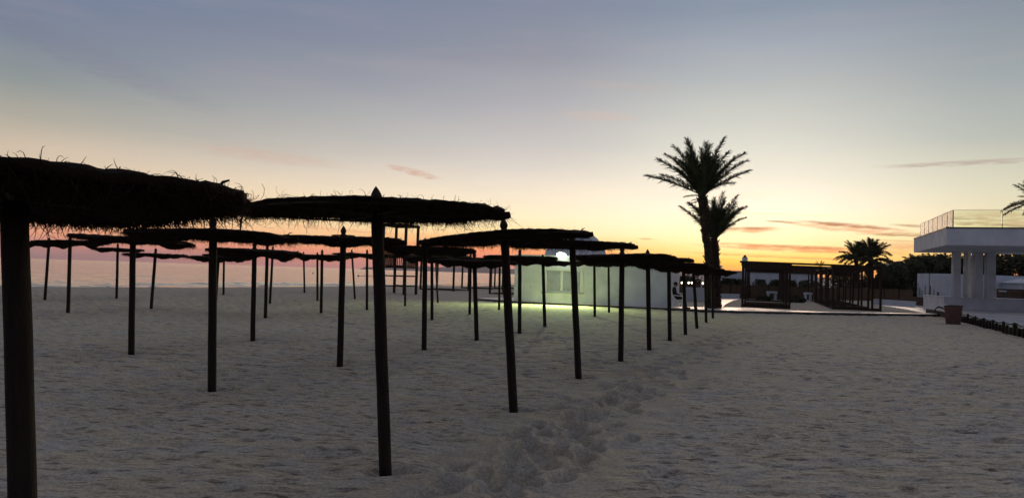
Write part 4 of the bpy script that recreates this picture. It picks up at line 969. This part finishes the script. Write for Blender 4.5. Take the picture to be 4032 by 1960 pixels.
# ------------------------------------------------------------ chair and seated person
def chair(loc, rz, label):
    o = thing('plastic_chair', loc, label, 'chair', rz=rz)     # faces local -y
    bevel(MB().box((-.23,-.23,.41),(.23,.22,.445)).build('seat', PLASTIC, o), .012)
    for x_ in (-.2,.2):
        MB().tube([(x_,-.2,.41),(x_*1.12,-.24,0)], [.026,.02], 8).build('leg', PLASTIC, o, True); MB().tube([(x_,.2,.41),(x_*1.12,.27,0)], [.026,.02], 8).build('leg', PLASTIC, o, True)
        MB().tube([(x_*1.12,-.22,.41),(x_*1.22,-.22,.62),(x_*1.22,-.05,.64),(x_*1.18,.22,.66)], .02, 8).build('armrest', PLASTIC, o, True)
    bk = MB(); 
    for k in range(5): x_ = -.18+k*.09; bk.tube([(x_,.22,.43),(x_,.27,.65),(x_,.33,.86)], .016, 6)
    bk.tube([(-.23,.22,.43),(-.24,.28,.68),(-.20,.335,.88),(0,.345,.91),(.20,.335,.88),(.24,.28,.68),(.23,.22,.43)], .02, 8); bk.build('backrest', PLASTIC, o, True)
    return o
chl = G(2668,1214,PZ); chl.z = PZ
crz = R(78)
chair(chl, crz, 'white plastic chair on the paving by the corner of the white building')
def skin(name, joints, edges, m, parent, sub=2):
    me = bpy.data.meshes.new(name); me.from_pydata([j[0] for j in joints], edges, []); o = bpy.data.objects.new(name, me); COL.objects.link(o)
    md = o.modifiers.new('s','SKIN'); md.use_smooth_shade = True
    for i, j in enumerate(joints):
        r_ = j[1]; me.skin_vertices[0].data[i].radius = (r_, r_) if not isinstance(r_, tuple) else r_
    me.skin_vertices[0].data[0].use_root = True
    ms = o.modifiers.new('d','SUBSURF'); ms.levels = sub; ms.render_levels = sub
    dg = bpy.context.evaluated_depsgraph_get(); me2 = bpy.data.meshes.new_from_object(o.evaluated_get(dg)); bpy.data.objects.remove(o)
    me2.materials.clear(); return finish(name, me2, m, parent, True)
pr = thing('person', chl, 'person in dark clothes sitting slumped on the white chair by the building corner', 'person', rz=crz)
J = [((0,.10,.54),.135),((0,.13,.68),.13),((0,.17,.85),(.155,.12)),((0,.19,.99),(.15,.10)),((0,.17,1.07),.055),   # 0-4 pelvis..neck
     ((.10,.02,.53),.09),((.13,-.32,.52),.065),((.12,-.40,.28),.05),((.12,-.44,.06),.037),((.12,-.56,.035),.035),   # 5-9 right leg
     ((-.10,.02,.53),.09),((-.13,-.34,.53),.065),((-.12,-.36,.28),.05),((-.12,-.36,.06),.037),((-.12,-.48,.035),.035),
     ((.19,.19,.97),.06),((.25,.10,.74),.045),((.12,-.12,.66),.032),((-.19,.19,.97),.06),((-.25,.10,.74),.045),((-.12,-.12,.66),.032)]
E_ = [(0,1),(1,2),(2,3),(3,4),(0,5),(5,6),(6,7),(7,8),(8,9),(0,10),(10,11),(11,12),(12,13),(13,14),(3,15),(15,16),(16,17),(3,18),(18,19),(19,20)]
body = skin('body', J, E_, CLOTH, pr)
hd = MB(); hprof = []
hd.lathe([(.02,-.125),(.045,-.115),(.062,-.08),(.072,-.03),(.078,.02),(.074,.06),(.05,.10),(.01,.118)], 20); he = hd.build('head', SKIN, pr, True); he.location = (0,.115,1.20); he.scale = (1,1.2,1); he.rotation_euler.x = R(16)
MB().add([(-.014,-.072,-.03),(.014,-.072,-.03),(0,-.105,-.025),(0,-.075,.02)],[(0,1,2),(1,3,2),(3,0,2),(0,3,1)]).build('nose', SKIN, he)
MB().box((-.022,-.078,-.066),(.022,-.066,-.058)).build('mouth', HAIR, he)
for x_ in (-.028,.028): MB().lathe([(.001,-.009),(.009,0),(.001,.009)], 8, (x_,-.072,.008)).build('eye', HAIR, he)
for x_ in (-.078,.078): MB().lathe([(.002,-.03),(.014,-.01),(.014,.015),(.002,.03)], 8, (x_,.005,-.01)).build('ear', SKIN, he)
MB().lathe([(.085,-.035),(.088,.03),(.082,.075),(.055,.115),(.01,.132)], 20, (0,.014,0)).build('hair', HAIR, he, True)
for s in (1,-1):
    w0 = Vector((.12*s,-.12,.66)); JJ = [(w0,.026),(w0+Vector((-.02*s,-.07,-.005)),(.036,.017))]; EE = [(0,1)]
    for f_,(ox,ln) in enumerate(((-.03,.06),(-.010,.07),(.011,.065),(.03,.05))):
        b_ = JJ[1][0]+Vector((ox,-.02,0)); i0 = len(JJ); JJ += [(b_,.010),(b_+Vector((0,-ln*.5,-.004)),.009),(b_+Vector((0,-ln*.85,-.028)),.007)]; EE += [(1,i0),(i0,i0+1),(i0+1,i0+2)]
    i0 = len(JJ); JJ += [(w0+Vector((-.045*s,-.05,.0)),.011),(w0+Vector((-.065*s,-.085,-.01)),.009)]; EE += [(0,i0),(i0,i0+1)]
    skin('hand', JJ, EE, SKIN, pr, 1)
for s,y_ in ((.12,-.44),(-.12,-.36)): bevel(MB().box((s-.045,y_-.19,.0),(s+.045,y_+.06,.085)).build('shoe', HAIR, pr), .03, 3)

# ------------------------------------------------------------ buoys and boat on the sea
for k,(x_,y_,lab) in enumerate(((1233,1077,'small dark buoy floating alone off the beach'),(1411,1088,'dark buoy at the left end of a short float line'),(1469,1090,'smallest dark buoy, at the right end of the float line'))):
    p_ = G(x_,y_,SEAZ); o = MB().lathe([(.03,-.2),(.22,-.1),(.27,.05),(.2,.22),(.05,.32),(.03,.45)], 12).build('buoy', DARKTRIM, None, True); o.location = p_; o.scale = (.9,.9,.9) if k != 2 else (.6,.6,.6); tag(o, lab, 'buoy', 'buoys off the beach')
a_ = G(1411,1088,SEAZ); b_ = G(1469,1090,SEAZ)
tag(MB().tube([a_.lerp(b_,i/12)+Vector((0,.3*math.sin(i*1.7),.12)) for i in range(13)], .05, 5).build('float_line', DARKTRIM, None), 'thin dark float line between two buoys', 'float line')
p_ = G(1141,1049.5,SEAZ); bo = thing('boat', p_, 'tiny dark boat on the horizon', 'boat')
MB().add([(-3,-.8,0),(3,-.8,0),(3.9,0,1.1),(-3.2,-1,1.0),(3.0,-1,1.0),(3.0,1,1.0),(-3.2,1,1.0),(-3,.8,0),(3,.8,0)],[(0,1,4,3),(7,6,5,8),(0,3,6,7),(3,4,5,6),(1,2,4),(8,5,2),(4,2,5),(0,7,8,1),(1,8,2)]).build('hull', DARKTRIM, bo)
MB().box((-1.2,-.6,1.003),(.8,.6,2.3)).build('cabin', DARKTRIM, bo); MB().tube([(-.2,0,2.3),(-.2,0,4.0)], .06, 5).build('mast', DARKTRIM, bo)

# foam at the water's edge
fm = MB(); pts = []
for a,b in zip(shore[1:9],shore[2:10]):
    for j in range(14): pts.append((a[0]+(b[0]-a[0])*j/14, a[1]+(b[1]-a[1])*j/14))
vs = []; fs = []
for i,(x_,y_) in enumerate(pts):
    j = min(i+1,len(pts)-1); k = max(i-1,0); dx, dy = pts[j][0]-pts[k][0], pts[j][1]-pts[k][1]; l_ = math.hypot(dx,dy); nx, ny = -dy/l_, dx/l_
    w0 = 8.6+.6*math.sin(i*.5)+.3*math.sin(i*1.3); w1 = w0+.6+.35*math.sin(i*.9)
    for w_ in (w0,w1): vs.append((x_+nx*w_, y_+ny*w_, SEAZ+.09+.02*math.sin(i)))
for i in range(len(pts)-1): k = 2*i; fs.append((k,k+1,k+3,k+2))
tag(fm.add(vs,fs).build('surf_foam', FOAM, None, True), kind='stuff', label='thin white line of foam at the water edge', cat='foam')

# thin evening haze over the bay
hz_ = MB().box((-3800,-30,-3.2),(4600,5600,70)).build('haze', None)
hm = bpy.data.materials.new('haze_air'); hm.use_nodes = True; hn = hm.node_tree
hn.nodes.remove(hn.nodes['Principled BSDF']); hv = hn.nodes.new('ShaderNodeVolumePrincipled'); hv.inputs['Color'].default_value = (.95,.9,.9,1); hv.inputs['Density'].default_value = .00008; hv.inputs['Anisotropy'].default_value = .5
hn.links.new(hv.outputs[0], hn.nodes['Material Output'].inputs['Volume']); hz_.data.materials.append(hm); tag(hz_, 'thin pinkish evening haze over the bay and beach', 'haze', kind='stuff')
